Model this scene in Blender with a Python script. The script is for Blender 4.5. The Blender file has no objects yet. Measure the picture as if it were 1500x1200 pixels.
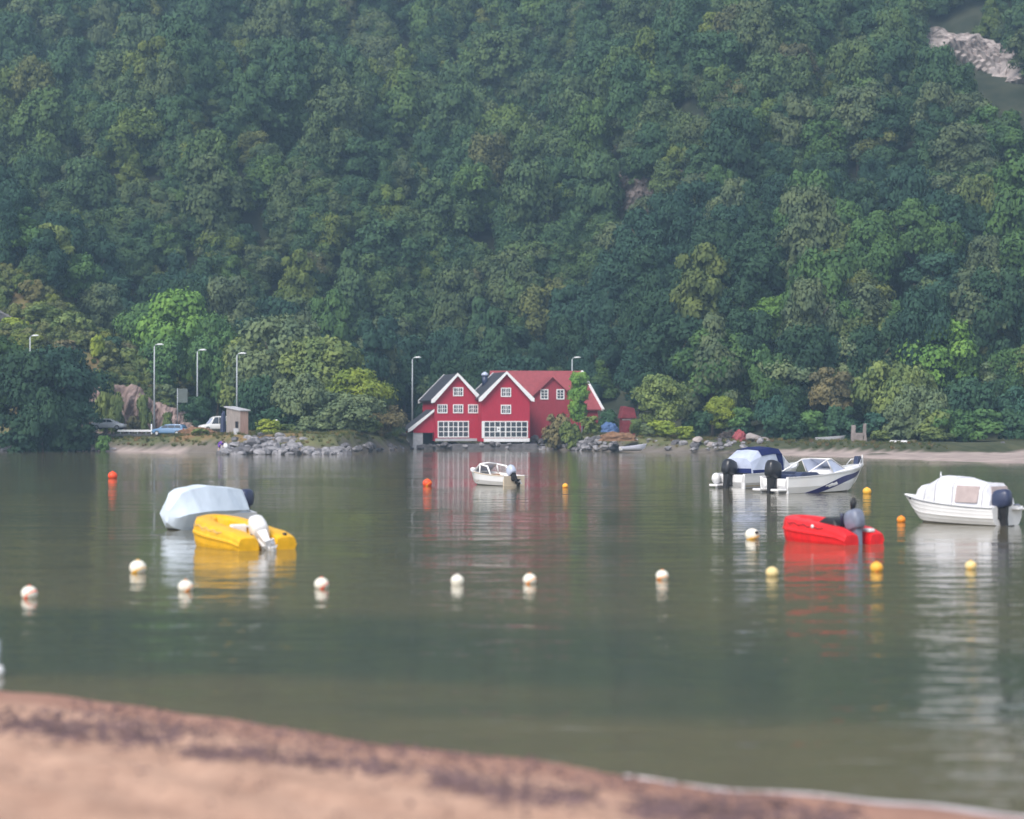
import bpy, bmesh, math, random
import numpy as np
from mathutils import Vector, Matrix, noise
R = math.radians
rnd = random.Random(7)
SC = bpy.context.scene
COL = SC.collection

# ------------------------------------------------------------ camera, sky, sun, exposure
F_PX, CU, VH, CAM_H = 3100.0, 750.0, 610.0, 4.5        # focal length in photo pixels, centre column, horizon row, eye height
cam_d = bpy.data.cameras.new('camera'); cam = bpy.data.objects.new('camera', cam_d); COL.objects.link(cam)
cam.location = (0, 0, CAM_H); cam.rotation_euler = (R(90), 0, 0)
cam_d.sensor_width = 36; cam_d.lens = 36 * F_PX / 1500; cam_d.shift_y = (VH - 600) / 1500
cam_d.clip_start = 0.1; cam_d.clip_end = 4000
cam_d.dof.use_dof = True; cam_d.dof.focus_distance = 150; cam_d.dof.aperture_fstop = 0.48
SC.camera = cam
SUN_EL, SUN_AZ = R(46), R(212)                          # soft light from behind the viewer's left shoulder
w = bpy.data.worlds.new('World'); SC.world = w; w.use_nodes = True
nt = w.node_tree; bg = nt.nodes['Background']
sky = nt.nodes.new('ShaderNodeTexSky'); sky.sky_type = 'NISHITA'; sky.sun_disc = False
sky.sun_elevation = SUN_EL; sky.sun_rotation = SUN_AZ; sky.air_density = 1.0; sky.dust_density = 1.5
hsv = nt.nodes.new('ShaderNodeHueSaturation'); hsv.inputs['Saturation'].default_value = .42            # overcast: the sky is nearly grey
nt.links.new(sky.outputs[0], hsv.inputs['Color']); nt.links.new(hsv.outputs[0], bg.inputs[0]); bg.inputs[1].default_value = 0.11
sd = bpy.data.lights.new('sun', 'SUN'); sun = bpy.data.objects.new('sun', sd); COL.objects.link(sun)
sd.energy = 1.5; sd.angle = R(30); sd.color = (1, .95, .88)
sun.rotation_euler = (Vector((math.sin(SUN_AZ) * math.cos(SUN_EL), math.cos(SUN_AZ) * math.cos(SUN_EL), math.sin(SUN_EL)))).to_track_quat('Z', 'Y').to_euler()
SC.view_settings.view_transform = 'Standard'; SC.view_settings.look = 'None'
SC.view_settings.exposure = 1.16; SC.view_settings.gamma = 1
SC.render.engine = 'CYCLES'
SC.cycles.use_denoising = True
SC.cycles.max_bounces = 6; SC.cycles.diffuse_bounces = 3; SC.cycles.glossy_bounces = 3; SC.cycles.transparent_max_bounces = 6
SC.cycles.caustics_reflective = False; SC.cycles.caustics_refractive = False

def at(u, v, d):
    return Vector(((u - CU) / F_PX * d, d, CAM_H - (v - VH) / F_PX * d))
def dw(v):                                              # distance of a point of the water surface seen at row v
    return CAM_H * F_PX / (v - VH)
def on_water(u, v):
    d = dw(v); return Vector(((u - CU) / F_PX * d, d, 0))

# ------------------------------------------------------------ materials
def mat(name, col, rough=.6, spec=.4, metal=0, var=0, vscale=3, bump=0, bscale=20, stretch=(1, 1, 1), coat=0):
    m = bpy.data.materials.new(name); m.use_nodes = True; t = m.node_tree; b = t.nodes['Principled BSDF']
    b.inputs['Base Color'].default_value = (*col, 1); b.inputs['Roughness'].default_value = rough
    b.inputs['Specular IOR Level'].default_value = spec; b.inputs['Metallic'].default_value = metal
    b.inputs['Coat Weight'].default_value = coat
    tc = t.nodes.new('ShaderNodeTexCoord'); mp = t.nodes.new('ShaderNodeMapping'); mp.inputs['Scale'].default_value = stretch
    t.links.new(tc.outputs['Object'], mp.inputs[0])
    if var:
        n = t.nodes.new('ShaderNodeTexNoise'); n.inputs['Scale'].default_value = vscale; n.inputs['Detail'].default_value = 5
        t.links.new(mp.outputs[0], n.inputs[0])
        r = t.nodes.new('ShaderNodeValToRGB'); t.links.new(n.outputs[0], r.inputs[0])
        r.color_ramp.elements[0].position = .3; r.color_ramp.elements[1].position = .7
        r.color_ramp.elements[0].color = (*[c * (1 - var) for c in col], 1); r.color_ramp.elements[1].color = (*[min(1, c * (1 + var)) for c in col], 1)
        t.links.new(r.outputs[0], b.inputs['Base Color'])
    if bump:
        n2 = t.nodes.new('ShaderNodeTexNoise'); n2.inputs['Scale'].default_value = bscale; n2.inputs['Detail'].default_value = 6
        t.links.new(mp.outputs[0], n2.inputs[0])
        bp = t.nodes.new('ShaderNodeBump'); bp.inputs['Strength'].default_value = bump; bp.inputs['Distance'].default_value = .1
        t.links.new(n2.outputs[0], bp.inputs['Height']); t.links.new(bp.outputs[0], b.inputs['Normal'])
    return m

M = dict(
    red_wall=mat('red_boards', (.41, .022, .052), .7, .3, var=.16, vscale=2, stretch=(9, 9, .5)),
    red_wall_old=mat('faded_red_boards', (.29, .035, .055), .75, .3, var=.18, vscale=2, stretch=(9, 9, .5)),
    shed_red=mat('dull_dark_red_boards', (.17, .03, .04), .8, .2, var=.3, vscale=2),
    red_roof=mat('red_roof_tiles', (.27, .05, .06), .6, .4, var=.15, vscale=2, bump=.4, bscale=6),
    slate=mat('dark_slate', (.045, .045, .06), .5, .5, var=.25, vscale=3, bump=.3, bscale=8),
    white_paint=mat('white_paint', (.8, .8, .82), .5, .4, var=.05),
    grey_paint=mat('grey_concrete', (.42, .42, .45), .8, .3, var=.12),
    glass=mat('window_glass', (.045, .055, .075), .08, .6),
    sky_pale=mat('boat_window', (.48, .53, .68), .15, .6, var=.15, vscale=1.5),  # on glass, the pale base colour stands in for mirrored sky
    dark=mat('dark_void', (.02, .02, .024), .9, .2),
    galv=mat('galvanised_steel', (.36, .39, .42), .5, .5, metal=.4),
    lamp_head=mat('lamp_head', (.7, .72, .74), .4, .4),
    gel=mat('white_gelcoat', (.80, .79, .80), .22, .5, coat=.3, var=.04, vscale=1.5),
    cream=mat('cream_gelcoat', (.62, .52, .40), .35, .5, var=.1, vscale=2),
    tan=mat('tan_wood', (.36, .22, .14), .6, .3, var=.2),
    navy=mat('navy_stripe', (.025, .025, .13), .3, .5),
    blue_canvas=mat('blue_canvas', (.014, .022, .10), .8, .2, var=.15),
    white_canvas=mat('white_canvas', (.66, .66, .71), .8, .2, var=.10, vscale=2, bump=.7, bscale=2.5),
    tarp=mat('pale_blue_tarpaulin', (.60, .68, .78), .55, .35, var=.05, vscale=1.2, bump=.35, bscale=2.2),
    black=mat('black_rubber', (.014, .014, .017), .5, .4),
    cowl_black=mat('black_cowl', (.018, .019, .026), .28, .5),
    cowl_navy=mat('navy_cowl', (.03, .04, .09), .35, .5),
    cowl_grey=mat('blue_grey_cowl', (.17, .19, .26), .4, .5, var=.2, vscale=5),
    cowl_white=mat('white_cowl', (.72, .72, .74), .3, .5),
    metal=mat('aluminium', (.55, .55, .57), .35, .5, metal=.7),
    yellow=mat('yellow_plastic', (.80, .43, .008), .42, .4, var=.14, vscale=3, bump=.12, bscale=5),
    red_plastic=mat('red_plastic', (.76, .014, .018), .42, .4, var=.16, vscale=3, bump=.12, bscale=5),
    orange=mat('orange_buoy', (.80, .26, .02), .5, .4, var=.12, vscale=6),
    yellow_b=mat('yellow_buoy', (.80, .43, .05), .5, .4, var=.12, vscale=6),
    cream_b=mat('weathered_cream_buoy', (.74, .58, .28), .5, .4, var=.12, vscale=6),
    white_b=mat('white_buoy', (.80, .76, .66), .5, .4, var=.1, vscale=6),
    redorange=mat('red_orange_buoy', (.80, .08, .02), .5, .4, var=.1, vscale=6),
    bark=mat('bark', (.10, .08, .06), .9, .2, var=.3, vscale=4),
    rock=mat('grey_rock', (.25, .24, .255), .85, .3, var=.4, vscale=1.6, bump=.6, bscale=5),
    rock_dark=mat('dark_wet_rock', (.11, .105, .115), .7, .4, var=.35, vscale=1.6, bump=.6, bscale=5),
    rock_pink=mat('pink_grey_rock', (.235, .17, .155), .9, .3, var=.55, vscale=1.1, bump=1, bscale=3.5, stretch=(1, 1, .3)),
    rock_pale=mat('pale_cliff_rock', (.34, .295, .285), .9, .3, var=.4, vscale=.35, bump=.8, bscale=1),
    rock_brown=mat('brown_scree', (.115, .095, .09), .9, .3, var=.4, vscale=.25, bump=.8, bscale=1),
    hut=mat('weathered_boards', (.27, .235, .22), .85, .2, var=.25, vscale=2, stretch=(8, 8, .6)),
    hut_warm=mat('warm_weathered_boards', (.40, .27, .23), .85, .2, var=.2, vscale=2, stretch=(8, 8, .6)),
    car_blue=mat('light_blue_car_paint', (.13, .24, .42), .25, .5, coat=.6),
    car_dark=mat('dark_blue_car_paint', (.03, .04, .075), .25, .5, coat=.6),
    sign_grey=mat('dull_sign_back', (.11, .13, .125), .7, .3, var=.15),
    car_glare=mat('glare_pale_car_paint', (.52, .54, .58), .25, .5, coat=.6),  # even pale tone stands in for glare on a dark car
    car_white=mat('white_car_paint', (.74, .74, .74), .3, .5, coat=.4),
    lamp_red=mat('red_lens', (.4, .02, .02), .3, .5),
    blue_tarp=mat('blue_tarp', (.06, .11, .24), .6, .3, var=.15),
    rust=mat('rusty_earth', (.20, .115, .07), .9, .2, var=.3, vscale=2),
    weed=mat('dark_seaweed', (.13, .085, .09), .8, .3, var=.35, vscale=2),
    skin=mat('skin', (.55, .36, .28), .5, .4), purple=mat('purple_cloth', (.15, .06, .36), .8, .2, var=.1), hair=mat('brown_hair', (.07, .04, .03), .6, .3),
    asphalt=mat('asphalt', (.085, .085, .09), .85, .3, var=.15), stone=mat('pinkish_stone', (.25, .21, .20), .9, .2, var=.25, vscale=2, bump=.4, bscale=4),
    foam=mat('foam', (.52, .47, .49), .6, .3, var=.06, vscale=4), rope=mat('rope', (.45, .40, .30), .9, .2),
)

# ------------------------------------------------------------ mesh helpers
class MB:
    def __init__(s): s.v = []; s.f = []
    def add(s, vs, fs):
        o = len(s.v); s.v += [tuple(p) for p in vs]; s.f += [tuple(i + o for i in f) for f in fs]; return s
    def box(s, x0, x1, y0, y1, z0, z1):
        return s.add([(x0, y0, z0), (x1, y0, z0), (x1, y1, z0), (x0, y1, z0), (x0, y0, z1), (x1, y0, z1), (x1, y1, z1), (x0, y1, z1)],
                     [(3, 2, 1, 0), (4, 5, 6, 7), (0, 1, 5, 4), (1, 2, 6, 5), (2, 3, 7, 6), (3, 0, 4, 7)])
    def prism(s, poly, off):                            # polygon of 3D points swept along a vector
        n = len(poly); a = [Vector(p) for p in poly]; b = [p + Vector(off) for p in a]
        return s.add(a + b, [tuple(range(n - 1, -1, -1)), tuple(range(n, 2 * n))] + [(i, (i + 1) % n, n + (i + 1) % n, n + i) for i in range(n)])
    def bar(s, a, b, w, h):                             # rectangular bar from a to b
        a, b = Vector(a), Vector(b); d = (b - a).normalized(); up = Vector((0, 0, 1)) if abs(d.z) < .95 else Vector((1, 0, 0))
        sx = d.cross(up).normalized() * w / 2; sz = sx.cross(d).normalized() * h / 2
        return s.prism([a - sx - sz, a + sx - sz, a + sx + sz, a - sx + sz], b - a)
    def tube(s, pts, r, n=8, cap=True):
        pts = [Vector(p) for p in pts]; rs = r if isinstance(r, (list, tuple)) else [r] * len(pts); secs = []
        for i, p in enumerate(pts):
            d = (pts[min(i + 1, len(pts) - 1)] - pts[max(i - 1, 0)]).normalized(); up = Vector((0, 0, 1)) if abs(d.z) < .9 else Vector((1, 0, 0))
            a = d.cross(up).normalized(); b = a.cross(d).normalized()
            secs.append([p + (a * math.cos(2 * math.pi * k / n) + b * math.sin(2 * math.pi * k / n)) * rs[i] for k in range(n)])
        return s.loft(secs, True, cap)
    def loft(s, secs, closed=True, cap=True):
        n = len(secs[0]); vs = [p for q in secs for p in q]; fs = []
        for i in range(len(secs) - 1):
            for k in range(n if closed else n - 1):
                fs.append((i * n + k, i * n + (k + 1) % n, (i + 1) * n + (k + 1) % n, (i + 1) * n + k))
        if cap: fs += [tuple(range(n - 1, -1, -1)), tuple(range((len(secs) - 1) * n, len(secs) * n))]
        return s.add(vs, fs)
    def ball(s, c, r, nu=14, nv=9, sq=(1, 1, 1), lo=-1, hi=1):
        secs = []
        for i in range(nv + 1):
            t = math.pi * (lo + (hi - lo) * i / nv) / 2; rr = max(math.cos(t), .02)
            secs.append([(c[0] + r * sq[0] * rr * math.cos(2 * math.pi * k / nu), c[1] + r * sq[1] * rr * math.sin(2 * math.pi * k / nu), c[2] + r * sq[2] * math.sin(t)) for k in range(nu)])
        return s.loft(secs)
    def grid(s, P):                                     # 2D list of points
        n = len(P[0]); return s.add([p for r in P for p in r], [(i * n + k, i * n + k + 1, (i + 1) * n + k + 1, (i + 1) * n + k) for i in range(len(P) - 1) for k in range(n - 1)])
    def mesh(s, name, m=None, smooth=False):
        me = bpy.data.meshes.new(name); me.from_pydata(s.v, [], s.f)
        bm = bmesh.new(); bm.from_mesh(me); bmesh.ops.recalc_face_normals(bm, faces=bm.faces); bm.to_mesh(me); bm.free()
        if m: me.materials.append(m)
        if smooth: me.polygons.foreach_set('use_smooth', [True] * len(me.polygons))
        return me
    def build(s, name, m, parent=None, smooth=False, bevel=0, subsurf=0, solid=0):
        o = bpy.data.objects.new(name, s.mesh(name, m, smooth)); COL.objects.link(o); o.parent = parent
        if solid: md = o.modifiers.new('solid', 'SOLIDIFY'); md.thickness = solid
        if bevel:
            md = o.modifiers.new('bevel', 'BEVEL'); md.width = bevel; md.segments = 2; md.limit_method = 'ANGLE'
        if subsurf: md = o.modifiers.new('sub', 'SUBSURF'); md.levels = md.render_levels = subsurf
        return o
def tag(o, label=None, cat=None, group=None, kind=None):
    for k, v in (('label', label), ('category', cat), ('group', group), ('kind', kind)):
        if v: o[k] = v
    return o
def thing(name, label, cat, loc=(0, 0, 0), rotz=0, group=None):
    o = bpy.data.objects.new(name, None); COL.objects.link(o); o.location = loc; o.rotation_euler = (0, 0, rotz); o.empty_display_size = .3
    return tag(o, label, cat, group)
def copy_tree(o, parent=None):
    c = o.copy(); COL.objects.link(c); c.parent = parent
    for ch in list(o.children): copy_tree(ch, c)
    return c
def lerp(a, b, t): return a + (b - a) * t
def sstep(a, b, x):
    t = np.clip((x - a) / (b - a), 0, 1); return t * t * (3 - 2 * t)

# ------------------------------------------------------------ terrain
SHX = [-400, -120, -67, -53, -36, -33, -21, -18, -14, 3, 9, 17, 25, 29, 33, 40, 48, 60, 90, 400]
SHY = [255, 268, 277, 272, 258, 249, 249, 272, 291, 291, 277, 264, 258, 250, 240, 222, 203, 192, 180, 160]
def shore(x): return np.interp(x, SHX, SHY)
_sn = np.random.RandomState(3); _W = [(_sn.uniform(0, 6.28), _sn.uniform(0, 6.28), _sn.uniform(.8, 1.25)) for _ in range(24)]
def waves(x, y, L, k0, n=6):
    s = 0
    for a, p, f in _W[k0:k0 + n]: s = s + np.sin((x * math.cos(a) + y * math.sin(a)) * 2 * math.pi * f / L + p)
    return s / math.sqrt(n)
def base_line(x):                                       # where the wooded slope begins
    return np.interp(x, [-400, -62, -40, -15, 10, 24, 34, 60, 100, 400], [300, 312, 318, 318, 314, 290, 276, 272, 268, 260])
def H(x, y):
    x = np.asarray(x, float); y = np.asarray(y, float)
    t = y - shore(x)
    p = np.interp(x, [-400, -46, -40, -21, -16, -12, 4, 9, 14, 22, 30, 60, 400], [1.9, 1.7, 2.2, 2.4, 1.6, .7, .7, 1.9, 2.1, 1.6, 1.3, 1.3, 1.4])
    flat = np.interp(x, [-400, 24, 30, 34, 60, 400], [0, 0, 6, 16, 55, 60])       # width of the low sandbank
    z = np.where(t < 0, np.maximum(t * .12, -2.5), np.where(t < flat, .22 * sstep(0, 8, t), .22 * sstep(0, 8, t) * (flat > 0) + (p - .22 * (flat > 0)) * sstep(0, 7, t - flat)))
    z = z + np.where(t > 6, .12 * waves(x, y, 9, 0), 0)
    b = np.clip(y - base_line(x), 0, None)
    bc = np.minimum(b, 185) + .12 * np.clip(b - 185, 0, None); hill = .62 * bc - .45 * 18 * (1 - np.exp(-b / 18))
    fade = sstep(0, 45, b)
    hill = hill + fade * (6.5 * waves(x, y * 1.0, 95, 6) + 2.6 * waves(x, y, 38, 12))
    hill = hill + fade * np.clip(bc - 90, 0, 400) * .08 * np.tanh(-x / 120)
    ridge = np.minimum(.74 * np.clip(-44.5 - x, 0, 60) , np.minimum(2.6 * np.clip(y - 291.3, 0, None), 6.5 + .66 * np.clip(y - 294, 0, None))) + np.clip(y - 300, 0, 80) * .25 * sstep(-47, -60, x) * 0
    ridge = ridge * sstep(420, 340, y)
    ridge = ridge + sstep(0, 6, ridge) * (.9 * waves(x, y, 17, 18))
    return z + np.maximum(np.maximum(hill, 0), np.maximum(ridge, 0))

xs = np.concatenate([np.arange(-330, -80, 5.0), np.arange(-80, 75, 1.25), np.arange(75, 335, 5.0)])
ys = np.concatenate([np.arange(150, 235, 5.0), np.arange(235, 325, 1.25), np.arange(325, 720, 4.0)])
XX, YY = np.meshgrid(xs, ys); ZZ = H(XX, YY)
tm = bpy.data.meshes.new('ground'); nx, ny = len(xs), len(ys)
tm.from_pydata(np.stack([XX, YY, ZZ], -1).reshape(-1, 3).tolist(), [], [(j * nx + i, j * nx + i + 1, (j + 1) * nx + i + 1, (j + 1) * nx + i) for j in range(ny - 1) for i in range(nx - 1)])
tm.polygons.foreach_set('use_smooth', [True] * len(tm.polygons))
# kind of ground: R = sand, G = grass, B = dry or rusty grass (rest: forest floor)
tt = (YY - shore(XX)).ravel(); xf, yf, zf = XX.ravel(), YY.ravel(), ZZ.ravel(); bl = base_line(xf)
sand = ((zf < .38) & (xf > 27)) * 1.0
sand = np.maximum(sand, ((xf < -40) & (xf > -60) & (tt < 2.0)) * 1.0)
grass = ((yf < bl + 3) & (sand < .5)) * 1.0
scrub = ((xf < -46) & (zf > 3.0) & (zf < 30) & (yf < 330)) * 1.0
dry = np.clip(((xf > -43) & (xf < -25) & (yf < 275) & (zf > 1.6)) * .9 + scrub * .55, 0, 1)
grass = np.maximum(grass, scrub); wet = (tt < 3.5) & (xf < 27) & (sand < .5) & (zf < 3); sand = np.where(wet, .38, sand); grass = np.where(wet, 0, grass); dry = np.where(wet, 0, dry)
grass = np.where((xf > 24) & (sand < .3), grass * .35, grass)
ca = tm.color_attributes.new('cover', 'FLOAT_COLOR', 'POINT')
ca.data.foreach_set('color', np.stack([sand, grass, dry, np.ones_like(sand)], -1).ravel())
gm = bpy.data.materials.new('ground_cover'); gm.use_nodes = True; t = gm.node_tree; b = t.nodes['Principled BSDF']; b.inputs['Roughness'].default_value = .95; b.inputs['Specular IOR Level'].default_value = .2
at_ = t.nodes.new('ShaderNodeAttribute'); at_.attribute_name = 'cover'; sp = t.nodes.new('ShaderNodeSeparateColor'); t.links.new(at_.outputs[0], sp.inputs[0])
tcn = t.nodes.new('ShaderNodeTexCoord')
def noise_ramp(t, vec, scale, c0, c1, p0=.35, p1=.65, detail=6):
    n = t.nodes.new('ShaderNodeTexNoise'); n.inputs['Scale'].default_value = scale; n.inputs['Detail'].default_value = detail; t.links.new(vec, n.inputs[0])
    r = t.nodes.new('ShaderNodeValToRGB'); r.color_ramp.elements[0].position = p0; r.color_ramp.elements[1].position = p1
    r.color_ramp.elements[0].color = (*c0, 1); r.color_ramp.elements[1].color = (*c1, 1); t.links.new(n.outputs[0], r.inputs[0]); return r.outputs[0]
def mixc(t, fac, a, b_):
    m = t.nodes.new('ShaderNodeMix'); m.data_type = 'RGBA'; t.links.new(fac, m.inputs[0]); t.links.new(a, m.inputs[6]); t.links.new(b_, m.inputs[7]); return m.outputs[2]
floor_c = noise_ramp(t, tcn.outputs['Object'], .25, (.022, .030, .018), (.05, .055, .035))
grass_c = noise_ramp(t, tcn.outputs['Object'], .5, (.07, .085, .035), (.15, .15, .07))
dry_c = noise_ramp(t, tcn.outputs['Object'], .45, (.26, .14, .07), (.16, .15, .06))
sand_c = noise_ramp(t, tcn.outputs['Object'], .4, (.30, .24, .22), (.42, .34, .31))
c = mixc(t, sp.outputs[1], floor_c, grass_c); c = mixc(t, sp.outputs[2], c, dry_c); c = mixc(t, sp.outputs[0], c, sand_c); t.links.new(c, b.inputs['Base Color'])
tm.materials.append(gm)
ground = bpy.data.objects.new('ground', tm); COL.objects.link(ground); tag(ground, kind='structure')

# near beach: slopes up from the water to behind the viewer
BU = [(-400, 970), (0, 1011), (250, 1040), (500, 1082), (750, 1111), (1000, 1150), (1250, 1174), (1500, 1196), (2000, 1225)]
bx_ = [on_water(u, v).x for u, v in BU]; by_ = [on_water(u, v).y for u, v in BU]
BX = [-120, -40] + bx_ + [25, 120]; BY = [88, 49] + by_ + [18, 10]
def bshore(x): return np.interp(x, BX, BY) + .25 * np.sin(x * 1.7 + 1) * .4 + .07 * np.sin(x * 4.1)
def BH(x, y):
    t = bshore(x) - y
    return np.where(t < 0, t * .07, .085 * t + .03 * np.sin(t * 2.2 + np.sin(x * .8) * 1.2) * np.clip(t, 0, 1)) + np.clip(-y, 0, 60) * .0
gx = np.concatenate([np.arange(-120, -14, 4.0), np.arange(-14, 12, .12), np.arange(12, 121, 4.0)])
gy = np.concatenate([np.arange(-60, 15, 3.0), np.arange(15, 38, .12), np.arange(38, 100, 4.0)])
GX, GY = np.meshgrid(gx, gy); GZ = BH(GX, GY)
fine = (np.abs(GX) < 13) & (GY > 15) & (GY < 40) & (GZ > .02)
rr = np.random.RandomState(1); GZ = GZ + fine * (.012 * waves(GX, GY, .9, 0) + .01 * waves(GX, GY, .45, 6))
bm_ = bpy.data.meshes.new('beach'); nx, ny = len(gx), len(gy)
bm_.from_pydata(np.stack([GX, GY, GZ], -1).reshape(-1, 3).tolist(), [], [(j * nx + i, j * nx + i + 1, (j + 1) * nx + i + 1, (j + 1) * nx + i) for j in range(ny - 1) for i in range(nx - 1)])
bm_.polygons.foreach_set('use_smooth', [True] * len(bm_.polygons))
sm = bpy.data.materials.new('beach_sand'); sm.use_nodes = True; t = sm.node_tree; b = t.nodes['Principled BSDF']; b.inputs['Roughness'].default_value = .85; b.inputs['Specular IOR Level'].default_value = .25
tcn = t.nodes.new('ShaderNodeTexCoord'); mp = t.nodes.new('ShaderNodeMapping'); mp.inputs['Scale'].default_value = (.8, .45, 1); t.links.new(tcn.outputs['Object'], mp.inputs[0])
c1 = noise_ramp(t, mp.outputs[0], 1.6, (.35, .205, .145), (.55, .345, .25))
c2 = noise_ramp(t, mp.outputs[0], 9, (.29, .165, .125), (.56, .36, .265), .3, .6)
mx = t.nodes.new('ShaderNodeMix'); mx.data_type = 'RGBA'; mx.inputs[0].default_value = .4; t.links.new(c1, mx.inputs[6]); t.links.new(c2, mx.inputs[7]); sx_ = t.nodes.new('ShaderNodeSeparateXYZ'); t.links.new(tcn.outputs['Object'], sx_.inputs[0]); wz = t.nodes.new('ShaderNodeMapRange'); wz.inputs[1].default_value = -.05; wz.inputs[2].default_value = .40
t.links.new(sx_.outputs[2], wz.inputs[0]); wet_c = t.nodes.new('ShaderNodeRGB'); wet_c.outputs[0].default_value = (.26, .13, .10, 1); t.links.new(mixc(t, wz.outputs[0], wet_c.outputs[0], mx.outputs[2]), b.inputs['Base Color'])
nn = t.nodes.new('ShaderNodeTexNoise'); nn.inputs['Scale'].default_value = 14; nn.inputs['Detail'].default_value = 8; t.links.new(tcn.outputs['Object'], nn.inputs[0])
bp = t.nodes.new('ShaderNodeBump'); bp.inputs['Strength'].default_value = .5; bp.inputs['Distance'].default_value = .05; t.links.new(nn.outputs[0], bp.inputs['Height']); t.links.new(bp.outputs[0], b.inputs['Normal'])
bm_.materials.append(sm); beach = bpy.data.objects.new('beach', bm_); COL.objects.link(beach); tag(beach, kind='structure')

# seaweed lines left by the water on the sand, and the strip of foam at the water's edge
wk = MB(); wr = random.Random(5)
def flakes(line, n, width, smin, smax):
    for _ in range(n):
        k = wr.random() * (len(line) - 1); i = int(k); f = k - i
        u = lerp(line[i][0], line[i + 1][0], f) + wr.gauss(0, 12); v = lerp(line[i][1], line[i + 1][1], f) + wr.gauss(0, width)
        dd = 24.0
        for _ in range(12):
            x = (u - CU) / F_PX * dd; z = float(BH(x, dd)); dd = (CAM_H - z) * F_PX / (v - VH)
        x = (u - CU) / F_PX * dd; s = wr.uniform(smin, smax); a = wr.uniform(0, 6.3); L = s * wr.uniform(1, 3)
        c_, s_ = math.cos(a), math.sin(a); h = wr.uniform(.01, .05)
        P = [(-L, 0, 0), (-L * .4, s * .5, 0), (L * .5, s * .4, 0), (L, 0, 0), (L * .4, -s * .5, 0), (-L * .5, -s * .45, 0), (0, 0, h)]
        P = [(x + p[0] * c_ - p[1] * s_, dd + p[0] * s_ + p[1] * c_, float(BH(x + p[0] * c_ - p[1] * s_, dd + p[0] * s_ + p[1] * c_)) + p[2] + .006) for p in P]
        wk.add(P, [(0, 1, 6), (1, 2, 6), (2, 3, 6), (3, 4, 6), (4, 5, 6), (5, 0, 6)])
flakes([(-40, 1054), (50, 1062), (110, 1072), (200, 1080), (250, 1078)], 900, 9, .012, .05)
flakes([(270, 1104), (340, 1106), (440, 1112), (540, 1124), (600, 1132)], 650, 6, .012, .045)
flakes([(640, 1140), (700, 1152), (770, 1164), (860, 1168)], 600, 8, .012, .05)
flakes([(930, 1186), (1000, 1190), (1080, 1196), (1250, 1200)], 800, 9, .012, .05)
flakes([(100, 1046), (200, 1052), (300, 1072), (480, 1085), (620, 1102), (800, 1130), (1050, 1170), (1150, 1180)], 1500, 11, .008, .03)
flakes([(0, 1100), (400, 1160), (900, 1215)], 260, 45, .006, .02)
tag(wk.build('seaweed', M['weed']), 'dark purple brown seaweed strewn in lines along the sand', 'seaweed', kind='stuff')
fo = MB(); P = []
for i in range(90):
    x = lerp(1.4, 9.0, i / 89); yb = float(bshore(x)); wd = (.02 + .26 * sstep(2.4, 5.4, x)) * (.75 + .5 * noise.noise(Vector((x * 2.2, 0, 0))))
    P.append([(x, yb + wd * .55 + .03 * math.sin(x * 9), .006), (x, yb + wd * .2, .03), (x, yb - wd * .2, .02 + max(0, float(BH(x, yb - wd * .2)))), (x, yb - wd * .5 + .03 * math.sin(x * 7), .006 + max(0, float(BH(x, yb - wd * .5))))])
fo.grid(P); tag(fo.build('foam', M['foam'], smooth=True), 'white line of foam where the water laps the sand', 'foam', kind='stuff')

# ------------------------------------------------------------ water
wm = bpy.data.materials.new('lake_water'); wm.use_nodes = True; t = wm.node_tree; b = t.nodes['Principled BSDF']
b.inputs['Roughness'].default_value = .05; b.inputs['IOR'].default_value = 1.33; b.inputs['Base Color'].default_value = (.090, .086, .050, 1)
tcn = t.nodes.new('ShaderNodeTexCoord')
def wnoise(scale, stretch, detail=3):
    mp = t.nodes.new('ShaderNodeMapping'); mp.inputs['Scale'].default_value = stretch; t.links.new(tcn.outputs['Object'], mp.inputs[0])
    n = t.nodes.new('ShaderNodeTexNoise'); n.inputs['Scale'].default_value = scale; n.inputs['Detail'].default_value = detail; t.links.new(mp.outputs[0], n.inputs[0]); return n.outputs[0]
def mth(op, a, b_):
    m = t.nodes.new('ShaderNodeMath'); m.operation = op
    for i, q in enumerate((a, b_)):
        if isinstance(q, (int, float)): m.inputs[i].default_value = q
        else: t.links.new(q, m.inputs[i])
    return m.outputs[0]
patch = t.nodes.new('ShaderNodeMapRange'); patch.inputs[1].default_value = .38; patch.inputs[2].default_value = .62; patch.inputs[3].default_value = .55; patch.inputs[4].default_value = 1.7
t.links.new(wnoise(.06, (.35, 1, 1), 2), patch.inputs[0])
hsum = mth('ADD', mth('MULTIPLY', wnoise(.55, (.5, 1, 1)), .040), mth('MULTIPLY', wnoise(1.9, (.55, 1, 1)), .016))
sxy = t.nodes.new('ShaderNodeSeparateXYZ'); t.links.new(tcn.outputs['Object'], sxy.inputs[0])
def span(sock, a, b_, c, d):
    m = t.nodes.new('ShaderNodeMapRange'); m.interpolation_type = 'SMOOTHSTEP'
    for i, q in enumerate((a, b_, c, d)): m.inputs[i + 1].default_value = q
    t.links.new(sock, m.inputs[0]); return m.outputs[0]
ruffle = mth('MULTIPLY', span(sxy.outputs[0], 3.5, 9, 0, 1), span(sxy.outputs[1], 30, 50, 1, 0))         # a breeze ruffles the corner by the beach
hsum = mth('ADD', hsum, mth('MULTIPLY', mth('MULTIPLY', wnoise(.9, (.45, 1.1, 1), 4), ruffle), .15))
wn2 = wnoise(.12, (.3, 1, 1), 4); yy_ = mth('ADD', mth('ADD', sxy.outputs[1], mth('MULTIPLY', sxy.outputs[0], .35)), mth('MULTIPLY', mth('SUBTRACT', wn2, .5), 16))
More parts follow.
